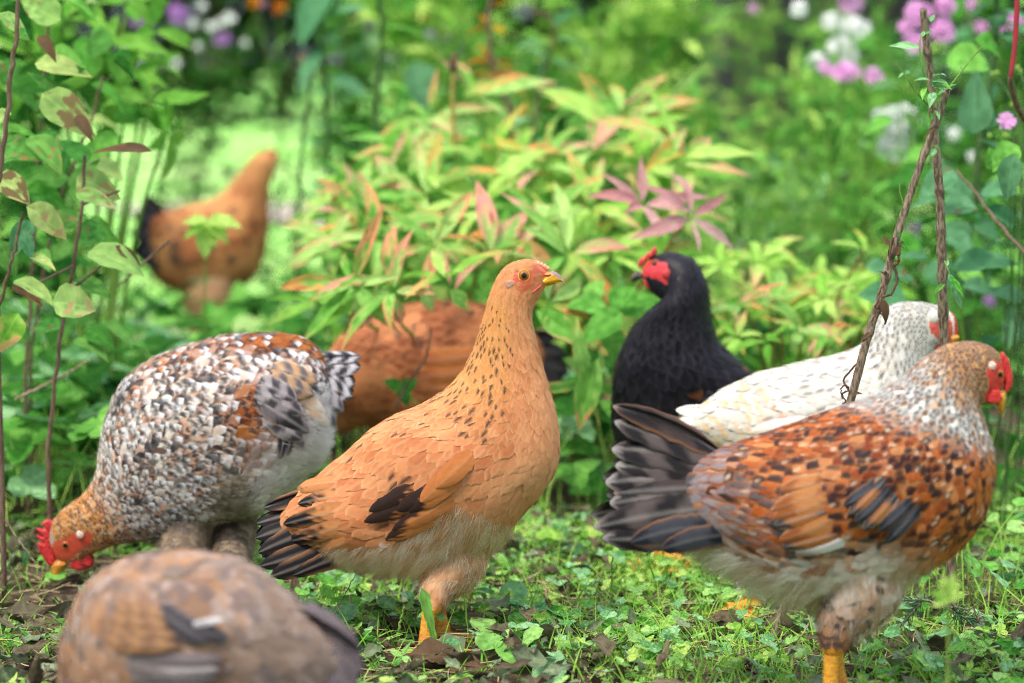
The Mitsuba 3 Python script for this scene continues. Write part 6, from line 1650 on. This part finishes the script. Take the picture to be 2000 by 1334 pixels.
# ---------------------------------------------------------------- the two cut twigs
def twigs():
    rng = np.random.default_rng(305)

    def cane(label, pts, d0, d1, r0, r1, seed):
        g = np.random.default_rng(seed)
        k = thing('cut_twig', label, 'twig')
        n = 110
        q = spline([P(x, y, d0 + (d1 - d0) * i / (len(pts) - 1)) for i, (x, y) in enumerate(pts)], n)
        q = q + np.cumsum(g.normal(0, .00012, q.shape), 0) * 0.6
        r = np.linspace(r0, r1, n) * (1 + .018 * g.normal(size=n))
        for j in g.choice(np.arange(8, n - 4), 9, replace=False):
            r[j] *= 1.22
            r[j - 1] *= 1.08
        v, f = tube(q, r, 12)
        part(k, 'cane', v, f, 'bark_twig')
        # hairs
        hv = []
        for j in g.integers(0, n - 1, 260):
            d = unit(g.normal(size=3))
            hv.append(tube([q[j], q[j] + d * (r[j] + .0016)], [.00016, .00008], 3, False))
        v, f = join(hv)
        part(k, 'hair', v, f, 'twig_dry', kind='stuff')
        return k, q, r

    A, qa, ra = cane('leaning cut twig wound with dried brown tendrils, crossing in front of the white hen', [(1850, 172), (1835, 225), (1815, 275), (1780, 370), (1745, 480), (1720, 575), (1690, 670), (1665, 765), (1600, 990), (1530, 1185), (1502, 1275)], 2.44, 2.46, .0036, .0047, 12)
    B, qb, rb = cane('upright cut twig with green sprouts at its top, behind the leaning one', [(1803, 18), (1808, 80), (1815, 140), (1820, 210), (1828, 300), (1834, 400), (1838, 520), (1842, 660), (1850, 880), (1856, 1080), (1862, 1240)], 2.46, 2.54, .0036, .0056, 13)
    d = 2.44
    # dried tendrils on A
    for pts, r in (([(1742, 465), (1738, 500), (1744, 520), (1752, 545), (1740, 575), (1722, 582), (1735, 600), (1727, 632)], .0016), ([(1722, 560), (1714, 590), (1706, 620), (1702, 640)], .001), ([(1690, 660), (1686, 664)], .0018), ([(1672, 712), (1660, 725), (1648, 745), (1658, 760), (1645, 770), (1652, 782), (1644, 790)], .0011),
                   ([(1660, 768), (1650, 752), (1642, 760), (1646, 780)], .0009), ([(1734, 538), (1728, 532)], .0014), ([(1745, 520), (1755, 508), (1757, 488), (1762, 470)], .0016), ([(1726, 590), (1714, 600), (1720, 615)], .0016), ([(1700, 655), (1684, 660)], .0013)):
        stem_part(A, spline([P(x, y, d - .004) for x, y in pts], 20) + rng.normal(0, .0006, (20, 3)), r, r * .7, 'bract_dark', n=20, name='dried_tendril')
    leaf_px(A, [(1738, 478, 1722, 462, 10, d - .005, 'leaf_dead', .8, .3), (1722, 585, 1732, 632, 14, d - .008, 'leaf_dead', .9, .2), (1750, 500, 1760, 470, 12, d - .006, 'leaf_dead', .6, .2), (1730, 545, 1725, 528, 9, d - .006, 'leaf_dead', .6, .3), (1700, 650, 1682, 664, 9, d - .006, 'leaf_dead', .6, .3), (1826, 250, 1812, 258, 9, d - .005, 'leaf_dead', .6, .3), (1665, 770, 1680, 766, 8, d - .005, 'leaf_dead', .5, .3)], rng)
    g_ = 'leaf_clover_blue'
    leaf_px(A, [(1755, 470, 1776, 492, 12, d - .004, 'leaf_mid', .4, .4), (1752, 462, 1758, 448, 8, d - .004, g_, .4, .4), (1850, 176, 1862, 160, 9, d, g_, .4, .4), (1846, 180, 1834, 170, 10, d, g_, .4, .4)], rng)
    stem_part(A, [P(1852, 174, d), P(1870, 150, d), P(1896, 116, d), P(1917, 92, d)], .0011, .0006, 'stem_green', name='shoot')
    leaf_px(A, [(1880 + 9 * i, 138 - 11 * i, 1880 + 9 * i + (6 if i % 2 else -6), 128 - 11 * i, 4, d, g_, .3, .4) for i in range(4)], rng)
    # sprouts on B
    stem_part(B, [P(1822, 215, 2.455), P(1806, 150, 2.44), P(1796, 90, 2.44), P(1805, 62, 2.45)], .0012, .0008, 'stem_green', name='shoot')
    stem_part(B, [P(1812, 205, 2.45), P(1790, 180, 2.44), P(1768, 148, 2.44), P(1747, 120, 2.44)], .0011, .0006, 'stem_green', name='shoot')
    leaf_px(B, [(1796, 92, 1738, 88, 20, 2.43, 'leaf_clover_blue', .2, .35), (1806, 66, 1822, 60, 9, 2.44, g_, .4, .4), (1806, 62, 1800, 72, 9, 2.44, g_, .4, .4), (1816, 42, 1826, 28, 10, 2.45, g_, .4, .4), (1818, 44, 1814, 32, 8, 2.45, g_, .4, .4), (1768, 146, 1776, 136, 11, 2.43, g_, .4, .4), (1764, 142, 1756, 150, 6, 2.43, g_, .4, .4),
                (1822, 150, 1846, 140, 16, 2.43, g_, .5, .5), (1820, 160, 1848, 156, 14, 2.43, g_, .5, .5), (1818, 158, 1788, 152, 16, 2.43, g_, .5, .5), (1822, 172, 1850, 168, 12, 2.43, g_, .5, .5), (1820, 170, 1832, 150, 12, 2.43, g_, .5, .5), (1808, 170, 1800, 188, 14, 2.43, 'leaf_mid', .5, .3), (1824, 180, 1816, 204, 18, 2.42, g_, .5, .3), (1832, 185, 1842, 176, 10, 2.42, g_, .5, .3), (1836, 165, 1858, 172, 14, 2.43, 'leaf_mid', .5, .4),
                (1826, 215, 1836, 232, 10, 2.44, g_, .5, .3), (1828, 290, 1818, 305, 12, 2.44, g_, .5, .3), (1826, 285, 1838, 292, 10, 2.44, 'leaf_mid', .5, .3), (1826, 290, 1812, 296, 8, 2.44, g_, .5, .3), (1822, 220, 1816, 240, 8, 2.44, 'leaf_mid', .4, .3)], rng, prof='lance')
    stem_part(B, [P(1845, 510, 2.49), P(1853, 530, 2.48), P(1860, 545, 2.48)], .0009, .0007, 'stem_green', name='shoot')
    leaf_px(B, [(1858, 540, 1880, 606, 22, 2.475, g_, .4, .2), (1856, 540, 1882, 575, 14, 2.47, 'leaf_mid', .4, .2), (1852, 535, 1866, 560, 14, 2.47, g_, .4, .2), (1846, 555, 1822, 572, 12, 2.49, 'leaf_mid', .4, .3), (1850, 520, 1852, 506, 6, 2.48, g_, .3, .3), (1852, 525, 1860, 512, 6, 2.48, g_, .3, .3)], rng, prof='lance')
    stem_part(A, [P(1765, 400, 2.43), P(1757, 370, 2.43), P(1757, 358, 2.43)], .0007, .0005, 'stem_green', name='shoot')
# ---------------------------------------------------------------- the ground cover and what lies on it
def gp(px, py):
    """Ground points (vectorised) seen at these frame places."""
    px, py = np.asarray(px, float), np.asarray(py, float)
    r = FWD + ((px - 1000) / F)[..., None] * np.array([1.0, 0, 0]) - ((py - 667) / F)[..., None] * UPV
    return EYE + r * (-EYE[2] / r[..., 2])[..., None]


def spread(n, y0, y1, rng, margin=.18):
    """n ground places, evenly over the ground between the distances y0 and y1 inside the field of view and a step beside it."""
    y = np.sqrt(rng.uniform(y0 ** 2, y1 ** 2, n))
    x = rng.uniform(-1, 1, n) * (y * .2126 + margin)
    return x, y


def density(x, y, seed, freq=4.0):
    return meshkit.fbm(np.stack([x * freq, y * freq, 0 * x + seed], -1), 3, seed=seed)


def clover(rng, x, y, hmin, hmax, Lr, mats, key, label, cat='ground cover', leaflets=3, prof='round', W=.95, nt=5, nu=4, tilt=.55, droop=.35):
    n = len(x)
    z = ground_z(x, y)
    h = rng.uniform(hmin, hmax, n)
    lean = rng.normal(0, .35, (n, 2)) * h[:, None]
    foot = np.stack([x, y, z - .003], -1)
    head = foot + np.stack([lean[:, 0], lean[:, 1], h], -1)
    L = rng.uniform(*Lr, n)
    pick = rng.integers(0, len(mats), n)
    tipn = unit(np.array([0, -.12, 1.0]) + rng.normal(0, tilt * .6, (n, 3)))
    for q, mt in enumerate(mats):
        ids = np.nonzero(pick == q)[0]
        ms = []
        for j in range(leaflets):
            g = rng.random(len(ids)) * (0 if j else 6.28)
            if j == 0:
                g0 = g
            a = g0 + j * 2 * np.pi / leaflets + rng.normal(0, .12, len(ids))
            m = tipn[ids]
            e1 = unit(np.cross(m, [.02, 1.0, .05]))
            e2 = np.cross(m, e1)
            dd = unit(np.cos(a)[:, None] * e1 + np.sin(a)[:, None] * e2 + .25 * m)
            ms.append(leaf_mass(head[ids], dd, m, L[ids], L[ids] * W, droop * rng.uniform(.3, 1.6, len(ids)), .18, rng, prof=prof, nt=nt, nu=nu, wave=.06, tone=rng.integers(0, 15, len(ids)), twist=.15))
        m = joinu(ms)
        put(f'{key}__{q + 1:03d}' if len(mats) > 1 else key, m[0], m[1], mt, n=m[2], uv=m[3])
    # stalks
    t = np.linspace(0, 1, 4)[None, :, None]
    mid = foot[:, None] * (1 - t) + head[:, None] * t + np.stack([-lean[:, 0], -lean[:, 1], 0 * h], -1)[:, None] * (t * (1 - t)) * .8
    s = unit(np.cross(head - foot, unit(EYE - foot)))[:, None]
    wd = .0007
    V = np.stack([mid - s * wd, mid + s * wd], 2)
    nn = np.broadcast_to(np.array([0, -.7, .7]), V.shape)
    sd = np.broadcast_to(rng.integers(0, 900, n)[:, None, None] + np.array([.1, .9])[None, None], (n, 4, 2))
    uv = np.stack([sd, np.broadcast_to(t * .4 + .01, sd.shape)], -1)
    put(f'{key}__900', V.reshape(-1, 3), quads(4, 2, n), 'leaf_lime', n=nn.reshape(-1, 3), uv=uv.reshape(-1, 2))
    labels[key] = {'label': label, 'category': cat, 'kind': 'stuff'}


def grass(rng, x, y, L, w, key, label, bend=(.3, 1.3), mats=('grass_blade',), nt=5):
    n = len(x)
    z = ground_z(x, y)
    base = np.stack([x, y, z - .004], -1)
    a = rng.uniform(0, 6.28, n)
    d = unit(np.stack([np.cos(a), np.sin(a), rng.uniform(.8, 3.5, n)], -1))
    up = unit(np.stack([-np.cos(a), -np.sin(a), .3 + 0 * a], -1))
    m = leaf_mass(base, d, up, L * rng.uniform(.5, 1.25, n), w * rng.uniform(.7, 1.3, n), rng.uniform(*bend, n), .35, rng, prof='blade', nt=nt, nu=3, tone=rng.integers(0, 13, n), twist=.5)
    put(key, m[0], m[1], mats[0], n=m[2], uv=m[3])
    labels[key] = {'label': label, 'category': 'grass', 'kind': 'stuff'}


FEET = [(112, 1150), (833, 1272), (868, 1246), (366, 1192), (452, 1176), (1626, 1402), (1645, 1372)]


def trodden(x, y, rng):
    """False for most places that a hen stands on or has just scratched bare in front of its toes."""
    out = np.ones(len(x), bool)
    for f in FEET:
        g = G(*f)
        out &= (np.hypot((x - g[0]) / .040, (y - g[1] + .045) / .085) > 1) | (rng.random(len(x)) < .12)
    return out


def ground_cover():
    rng = np.random.default_rng(306)
    # litter
    x, y = spread(9500, 1.95, 3.4, rng)
    px, py = proj(np.stack([x, y, 0 * x], -1))
    w = np.where(px < 620, .95, np.where(px < 1250, .62, .30)) * sst(.25, .6, density(x, y, 31, 5.0))
    ok = (rng.random(len(x)) < w) & trodden(x, y, rng)
    x, y = x[ok], y[ok]
    n = len(x)
    d = unit(rng.normal(0, 1, (n, 3)) * [1, 1, .28])
    up = unit(np.array([0, 0, 1.0]) + rng.normal(0, .5, (n, 3)))
    L = .007 + .040 * rng.random(n) ** 2.0
    m = leaf_mass(np.stack([x, y, ground_z(x, y) + rng.uniform(.002, .030, n)], -1), d, up, L, L * rng.uniform(.25, .7, n), rng.uniform(-1.4, 1.6, n), rng.uniform(-.2, .9, n), rng, prof='ovate', nt=6, nu=4, wave=.35, tone=rng.integers(0, 16, n), twist=.6)
    half = n * 3 // 5
    cut = half * 24
    fq = quads(6, 4, half)
    put('leaf_litter__001', m[0][:cut], fq, 'litter_leaf', n=m[2][:cut], uv=m[3][:cut])
    put('leaf_litter__002', m[0][cut:], quads(6, 4, n - half), 'litter_green', n=m[2][cut:], uv=m[3][cut:])
    labels['leaf_litter'] = {'label': 'dark withered leaf scraps lying over the soil between the hens', 'category': 'leaf litter', 'kind': 'stuff'}
    # bits of straw and stalk
    x, y = spread(1500, 1.95, 3.2, rng)
    ms = []
    for a, b in zip(x, y):
        g = rng.uniform(0, 6.28)
        L = rng.uniform(.015, .085)
        p = np.array([a, b, float(ground_z(np.array(a), np.array(b))) + rng.uniform(.004, .012)])
        q = p + [math.cos(g) * L, math.sin(g) * L, rng.normal(0, .006)]
        ms.append(tube(spline([p, (p + q) / 2 + rng.normal(0, .003, 3), q], 5), [.0006, .0007, .0007, .0006, .0004], 4, False))
    v, f = join(ms)
    put('straw_bits', v, f, 'straw')
    labels['straw_bits'] = {'label': 'thin dry stalks scattered over the leaf litter', 'category': 'straw', 'kind': 'stuff'}
    # low clover and creeping weeds near
    x, y = spread(5200, 1.9, 3.3, rng)
    px, py = proj(np.stack([x, y, 0 * x], -1))
    dn = density(x, y, 3)
    th = np.where(px < 640, .56, np.where(px < 1200, .535, .44)) - .05 * (py > 1180)
    ok = dn > th
    ok &= trodden(x, y, rng)
    clover(rng, x[ok], y[ok], .006, .032, (.006, .0125), ['leaf_clover', 'leaf_clover_blue', 'leaf_lime'], 'clover', 'low three leaved clover growing through the litter around the feet of the hens')
    x, y = spread(2100, 1.9, 3.3, rng)
    px, py = proj(np.stack([x, y, 0 * x], -1))
    ok = density(x, y, 8) > np.where(px < 640, .56, np.where(px < 1250, .52, .46))
    ok &= trodden(x, y, rng)
    clover(rng, x[ok], y[ok], .006, .030, (.010, .034), ['leaf_clover', 'leaf_mid', 'leaf_clover_blue'], 'creeping_weed', 'round leaved creeping weeds among the clover', leaflets=1, W=.95, nt=7, nu=7)
    x, y = spread(3600, 1.9, 3.3, rng)
    ok = density(x, y, 12) > np.where(y > 2.62, .52, .48)
    ok &= trodden(x, y, rng)
    clover(rng, x[ok], y[ok], .004, .022, (.009, .02), ['leaf_lime', 'leaf_clover', 'leaf_mid'], 'chickweed', 'small pointed chickweed leaves between the clover', leaflets=4, prof='lance', W=.42, nt=5, nu=3)
    # grass
    x, y = spread(14000, 1.9, 3.4, rng)
    px, py = proj(np.stack([x, y, 0 * x], -1))
    ok = (rng.random(len(x)) < np.where(px > 1150, .9, np.where(px > 640, .45, .3))) & (density(x, y, 15) > np.where(px > 1150, .36, .45))
    ok &= trodden(x, y, rng)
    grass(rng, x[ok], y[ok], .055, .0021, 'grass', 'thin grass blades in the trodden turf, densest at the lower right')
    # taller leafy understorey behind the hens
    x, y = spread(3400, 3.05, 4.9, rng, .5)
    px, py = proj(np.stack([x, y, 0 * x], -1))
    ok = (density(x, y, 21, 2.5) > .34) & ~((px > 255) & (px < 560) & (y > 4.15)) & ~((np.abs(px - 830) < 150) & (y < 3.5))
    clover(rng, x[ok], y[ok], .04, .20, (.026, .05), ['leaf_mid', 'leaf_deep', 'leaf_deep', 'leaf_clover_blue'], 'understorey', 'knee deep green leaves filling the bed behind the hens', leaflets=3, W=.75, prof='ovate', nt=5, nu=4)
    # lower left clump of lobed leaves
    x, y = spread(700, 2.95, 3.5, rng, .3)
    px, py = proj(np.stack([x, y, 0 * x], -1))
    ok = (px < 420)
    clover(rng, x[ok], y[ok], .05, .16, (.022, .038), ['leaf_clover', 'leaf_mid', 'leaf_clover_blue'], 'columbine_leaves', 'lobed light green leaves standing behind the pecking speckled hen', leaflets=3, W=.95, prof='round', nt=6, nu=5)
    # right side greens behind the rust hen
    x, y = spread(900, 2.5, 3.4, rng, .25)
    px, py = proj(np.stack([x, y, 0 * x], -1))
    ok = (px > 1560) & (rng.random(len(x)) < .9)
    clover(rng, x[ok], y[ok], .02, .10, (.016, .034), ['leaf_mid', 'leaf_clover', 'leaf_clover_blue'], 'bed_edge_leaves', 'round green leaves behind the rust coloured hen at the right', leaflets=1, W=.95, nt=7, nu=7)
    # bright lawn tufts round the far hen
    x, y = spread(6000, 4.2, 7.5, rng, .6)
    grass(rng, x, y, .07, .004, 'lawn_grass', 'bright lawn grass around the far hen', bend=(.2, 1.0), nt=4)


def litter_things():
    rng = np.random.default_rng(307)

    def ground_leaf(label, px, py, L, W, ang, mat, tone=8, prof='ovate', rise=.012, droop=.6, fold=.3, name='fallen_leaf', cat='leaf', wave=.15, tilt=(0, -.35, 1), group=None):
        p = G(px, py)
        p = P(px, py, p[1]) + [0, 0, rise]
        k = thing(name, label, cat, group)
        a = math.radians(ang)
        V, n, uv = leaf_grid([p], [[math.cos(a), math.sin(a), .15]], [tilt], [L], [W], [droop], [fold], rng, prof=prof, nt=11, nu=9, wave=wave, tone=[tone])
        put(k, V.reshape(-1, 3), quads(11, 9), mat, n=n.reshape(-1, 3), uv=uv.reshape(-1, 2))
        return k
    D = 'leaf_dead'
    ground_leaf('large pale brown fallen leaf at the toes of the buff hen', 905, 1300, .055, .042, 150, 'litter_green', 6)
    ground_leaf('dark brown fallen leaf lying left of the toes of the buff hen', 800, 1300, .06, .036, -20, D, 4)
    ground_leaf('curled brown leaf at the lower edge below the buff hen', 870, 1326, .05, .035, 10, D, 10)
    ground_leaf('orange brown fallen leaf left of the blurred brown hen', 62, 1245, .030, .022, 40, 'litter_leaf', 13)
    ground_leaf('small crumpled orange leaf near the lower left corner', 45, 1268, .026, .020, -30, D, 13)
    ground_leaf('yellowish fallen leaf at the left edge below the comb', 40, 1195, .028, .02, 10, 'litter_leaf', 14)
    ground_leaf('brown curled leaf near the left edge', 30, 990, .03, .024, 80, D, 3)
    ground_leaf('yellow green fallen leaf behind the legs of the buff hen', 1045, 1095, .042, .03, -15, 'leaf_lime', 9, rise=.03)
    ground_leaf('grey curled dead leaf in front of the rust hen', 1240, 1290, .036, .026, 30, 'litter_leaf', 8)
    ground_leaf('dark shrivelled leaf at the bottom right of centre', 1180, 1305, .034, .024, 160, 'litter_leaf', 2)
    ground_leaf('reddish brown leaf between the brown hen and the buff hen tail', 575, 1130, .03, .02, 60, D, 9)
    ground_leaf('pinkish dry leaf beside the purple thistle head', 1385, 1235, .03, .018, 20, 'litter_leaf', 13)
    # violet leaf, dandelion leaf
    ground_leaf('large round green leaf at the bottom middle', 985, 1318, .044, .046, 60, 'leaf_mid', 3, prof='round', rise=.014, droop=.35, fold=.12, name='violet_leaf', tilt=(0, -.75, .8))
    ground_leaf('round bluish leaf beside the large round green one', 1040, 1330, .036, .040, -30, 'leaf_clover_blue', 3, prof='round', rise=.012, droop=.3, fold=.12, name='violet_leaf', tilt=(0, -.6, .8))
    ground_leaf('scalloped round leaf right of the legs of the rust hen', 1835, 1290, .034, .036, 100, 'leaf_clover_blue', 3, prof='round', rise=.02, droop=.35, fold=.15, name='ivy_leaf', tilt=(0, -.8, .7))
    ground_leaf('small round leaf at the left of the buff hen feet', 730, 1240, .020, .022, 60, 'leaf_clover', 3, prof='round', rise=.014, droop=.35, fold=.15, name='ivy_leaf', tilt=(0, -.7, .7))
    k = thing('dandelion_leaf', 'upright toothed green leaf standing in front of the shank of the buff hen', 'leaf')
    a, b = G(850, 1268), None
    a = P(851, 1262, a[1] - .03)
    b = P(826, 1152, a[1] - .01)
    L = np.linalg.norm(b - a)
    V, n, uv = leaf_grid([a], [unit(b - a)], [[.15, -1, .1]], [L], [.017], [.18], [.3], rng, prof='blade', nt=21, nu=7, wave=.05, tone=[3])
    t = np.linspace(0, 1, 21)
    w = .35 + .65 * t + .16 * ((t * 7) % 1 - .5) * (t > .25)
    w[-1] = .5
    mid = V[0][:, 3:4]
    V = (mid + (V[0] - mid) * w[:, None, None] / np.maximum(PROF['blade'](t), .25)[:, None, None] * .8)[None]
    put(k, V.reshape(-1, 3), quads(21, 7), 'leaf_mid', n=gridnormals(V).reshape(-1, 3), uv=uv.reshape(-1, 2))
    ground_leaf('pale green lobed leaf at the foot of the toothed leaf', 815, 1262, .034, .024, 5, 'leaf_clover', 6, rise=.03, wave=.4, name='weed_leaf')

    # twigs and stalks
    def stick(label, pts, r, mat='twig_dry', name='dry_stalk', cat='twig', lift=.008):
        k = thing(name, label, cat)
        q = []
        for x, y, *z in pts:
            g = G(x, y)
            q.append(g + [0, 0, lift] if not z else P(x, y, z[0]))
        n = 24
        p = spline(q, n) + rng.normal(0, .0004, (n, 3))
        v, f = tube(p, np.linspace(r, r * .6, n), 7)
        put(k, v, f, mat)
    stick('long straw coloured stalk lying behind the buff hen', [(975, 1172), (1040, 1140), (1100, 1108)], .0024)
    stick('thin brown stalk at the end of the straw coloured stalk', [(1095, 1110), (1075, 1092), (1062, 1082)], .0014)
    stick('pale stalk left of the pecking hen head', [(-10, 1180), (20, 1140), (42, 1110)], .0018)
    stick('thin stalk leaning down at the left edge', [(10, 1015, 2.62), (40, 1060, 2.62), (72, 1102, 2.62)], .0012)
    stick('short white stalk left of the buff hen feet', [(684, 1162, 2.5), (686, 1185, 2.5), (689, 1212, 2.5)], .0016, 'straw')
    stick('thin dark wiry stem below the buff hen tail', [(645, 1210, 2.45), (680, 1150, 2.45), (705, 1095, 2.45)], .0006, 'stem_brown')
    stick('hooked thin grass stalk right of the buff hen legs', [(915, 1265, 2.43), (910, 1190, 2.43), (905, 1150, 2.43), (892, 1130, 2.43), (880, 1138, 2.43)], .0009, 'stem_green')
    stick('short green stub left of the buff hen shank', [(770, 1270, 2.42), (782, 1215, 2.42), (790, 1185, 2.42)], .0018, 'stem_green')
    stick('bent pale green stalk right of the buff hen', [(1112, 1240, 2.5), (1108, 1205, 2.5), (1130, 1165, 2.5), (1156, 1138, 2.5)], .0011, 'stem_green')
    stick('thin upright grass stalk left of the rust hen tail tip', [(1197, 1215, 2.6), (1195, 1140, 2.6), (1196, 1088, 2.6)], .0014, 'stem_green')
    stick('brown woody stub standing behind the rust hen leg', [(1708, 1255, 2.42), (1712, 1220, 2.42), (1716, 1180, 2.42)], .0026, 'bark_twig')
    stick('reddish weed stem at the right of the upright twig', [(1915, 1220, 2.4), (1900, 1180, 2.4), (1888, 1120, 2.4)], .0012, 'stem_brown')
    stick('looped dry bindweed stem in front of the rust hen', [(1470, 1245), (1540, 1230), (1580, 1240), (1565, 1280), (1500, 1300), (1440, 1318)], .0012, 'twig_dry', lift=.02)
    stick('thin brown twig across the litter left of the buff hen', [(640, 1230), (700, 1226), (790, 1222)], .0011)
    stick('brown dry twig before the chestnut hen', [(775, 795, 3.05), (800, 745, 3.05), (830, 700, 3.05), (842, 640, 3.05)], .0022, 'stem_brown')
    stick('pale twig leaning in the bed at the left', [(30, 780, 2.9), (110, 740, 2.9), (172, 705, 2.9)], .002, 'twig_dry')
    # dry flower heads
    def thistle(label, px, py, d, r, purple):
        k = thing('dry_flower_head', label, 'flower')
        c = P(px, py, d)
        ms = []
        n = 60
        dirs = unit(rng.normal(size=(n, 3)) + [.3, -.2, .5])
        m = leaf_mass(c + dirs * r * .25, dirs, [0, 0, 1.0], r * rng.uniform(.7, 1.1, n), r * .22, .4, .2, rng, nt=5, nu=3, tone=rng.integers(6, 16, n))
        part(k, 'bracts', m[0], m[1], 'leaf_dead', n=m[2], uv=m[3])
        if purple:
            dirs = unit(rng.normal(size=(24, 3)) * .5 + [.9, -.4, .2])
            m = leaf_mass(c + dirs * r * .4, dirs, [0, 0, 1.0], r * .9, r * .13, .2, .2, rng, nt=5, nu=3)
            part(k, 'florets', m[0], m[1], 'petal_purple', n=m[2], uv=m[3])
        else:
            dirs = unit(rng.normal(size=(4, 3)) * .3 + [1, -.3, .1])
            m = leaf_mass(c + [r, 0, 0] + 0 * dirs, dirs, [0, -.3, 1.0], r * 1.3, r * .6, .6, .3, rng, nt=6, nu=5, wave=.3)
            part(k, 'dry_leaf', m[0], m[1], 'litter_leaf', n=m[2], uv=m[3])
    thistle('dry brown flower head lying in the grass left of the rust hen', 1242, 1212, 2.50, .012, False)
    thistle('withered flower head with purple florets at the bottom right', 1452, 1302, 2.33, .013, True)
    # spruce sprig
    k = thing('spruce_sprig', 'dark green spruce sprig lying behind the legs of the rust hen', 'twig')
    for pts in ([(1895, 1190), (1850, 1185), (1800, 1172), (1760, 1172), (1726, 1180)], [(1800, 1174), (1770, 1210), (1735, 1240), (1700, 1262)], [(1850, 1186), (1880, 1205), (1905, 1212)]):
        q = spline([P(x, y, 2.42) for x, y in pts], 40)
        stem_part(k, q, .0016, .0009, 'bark_twig', n=40)
        n = 130
        j = rng.integers(0, 40, n)
        t = unit(np.gradient(q, axis=0))[j]
        dirs = unit(t * .9 + rng.normal(0, .6, (n, 3)))
        m = leaf_mass(q[j], dirs, unit(rng.normal(size=(n, 3))), rng.uniform(.011, .018, n), .0012, .1, .2, rng, prof='blade', nt=4, nu=3)
        v = m[0]
        part(k, 'needles', v, m[1], 'needle', n=m[2], kind='stuff')
    # lobed pale weed leaf floating before the far hen
    k = thing('weed_plant', 'pale green lobed leaf on a thin stem in front of the far hen', 'plant')
    c = P(405, 430, 3.3)
    stem_part(k, [c, P(400, 560, 3.32), np.array([P(395, 600, 3.35)[0], 3.35, -.02])], .0012, .0018, 'stem_green')
    for a, L in ((-95, .055), (-150, .042), (-40, .045), (175, .035), (0, .05), (-70, .04)):
        g = math.radians(a)
        leaf_parts(k, 'leaf_lime', [c], [[math.cos(g), -.3, math.sin(g)]], [[0, -.6, .8]], [L], [L * .55], [.5], [.2], rng, prof='ovate', wave=.15)
    # yellow green blurred weed in front, lower right
    k = thing('weed_plant', 'blurred bright green weed in front of the upright twig at the lower right', 'plant')
    c = P(1850, 1170, 1.9)
    stem_part(k, [c, P(1852, 1280, 1.9), np.array([P(1852, 1300, 1.9)[0], 1.9, -.02])], .0012, .0016, 'stem_green')
    for a, L in ((100, .02), (60, .018), (150, .016), (20, .014), (200, .014), (80, .024)):
        g = math.radians(a)
        leaf_parts(k, 'leaf_lime', [c], [[math.cos(g), -.3, math.sin(g)]], [[0, -.9, .4]], [L], [L * .5], [.4], [.2], rng, prof='ovate')
# ---------------------------------------------------------------- build
setting()
backdrop()
garden_back()
peonies()
shrubs()
for build in (hen_buff, hen_speckled, hen_brown, hen_rust_speckled, hen_white, hen_black, hen_chestnut, hen_far):
    build()
twigs()
ground_cover()
litter_things()
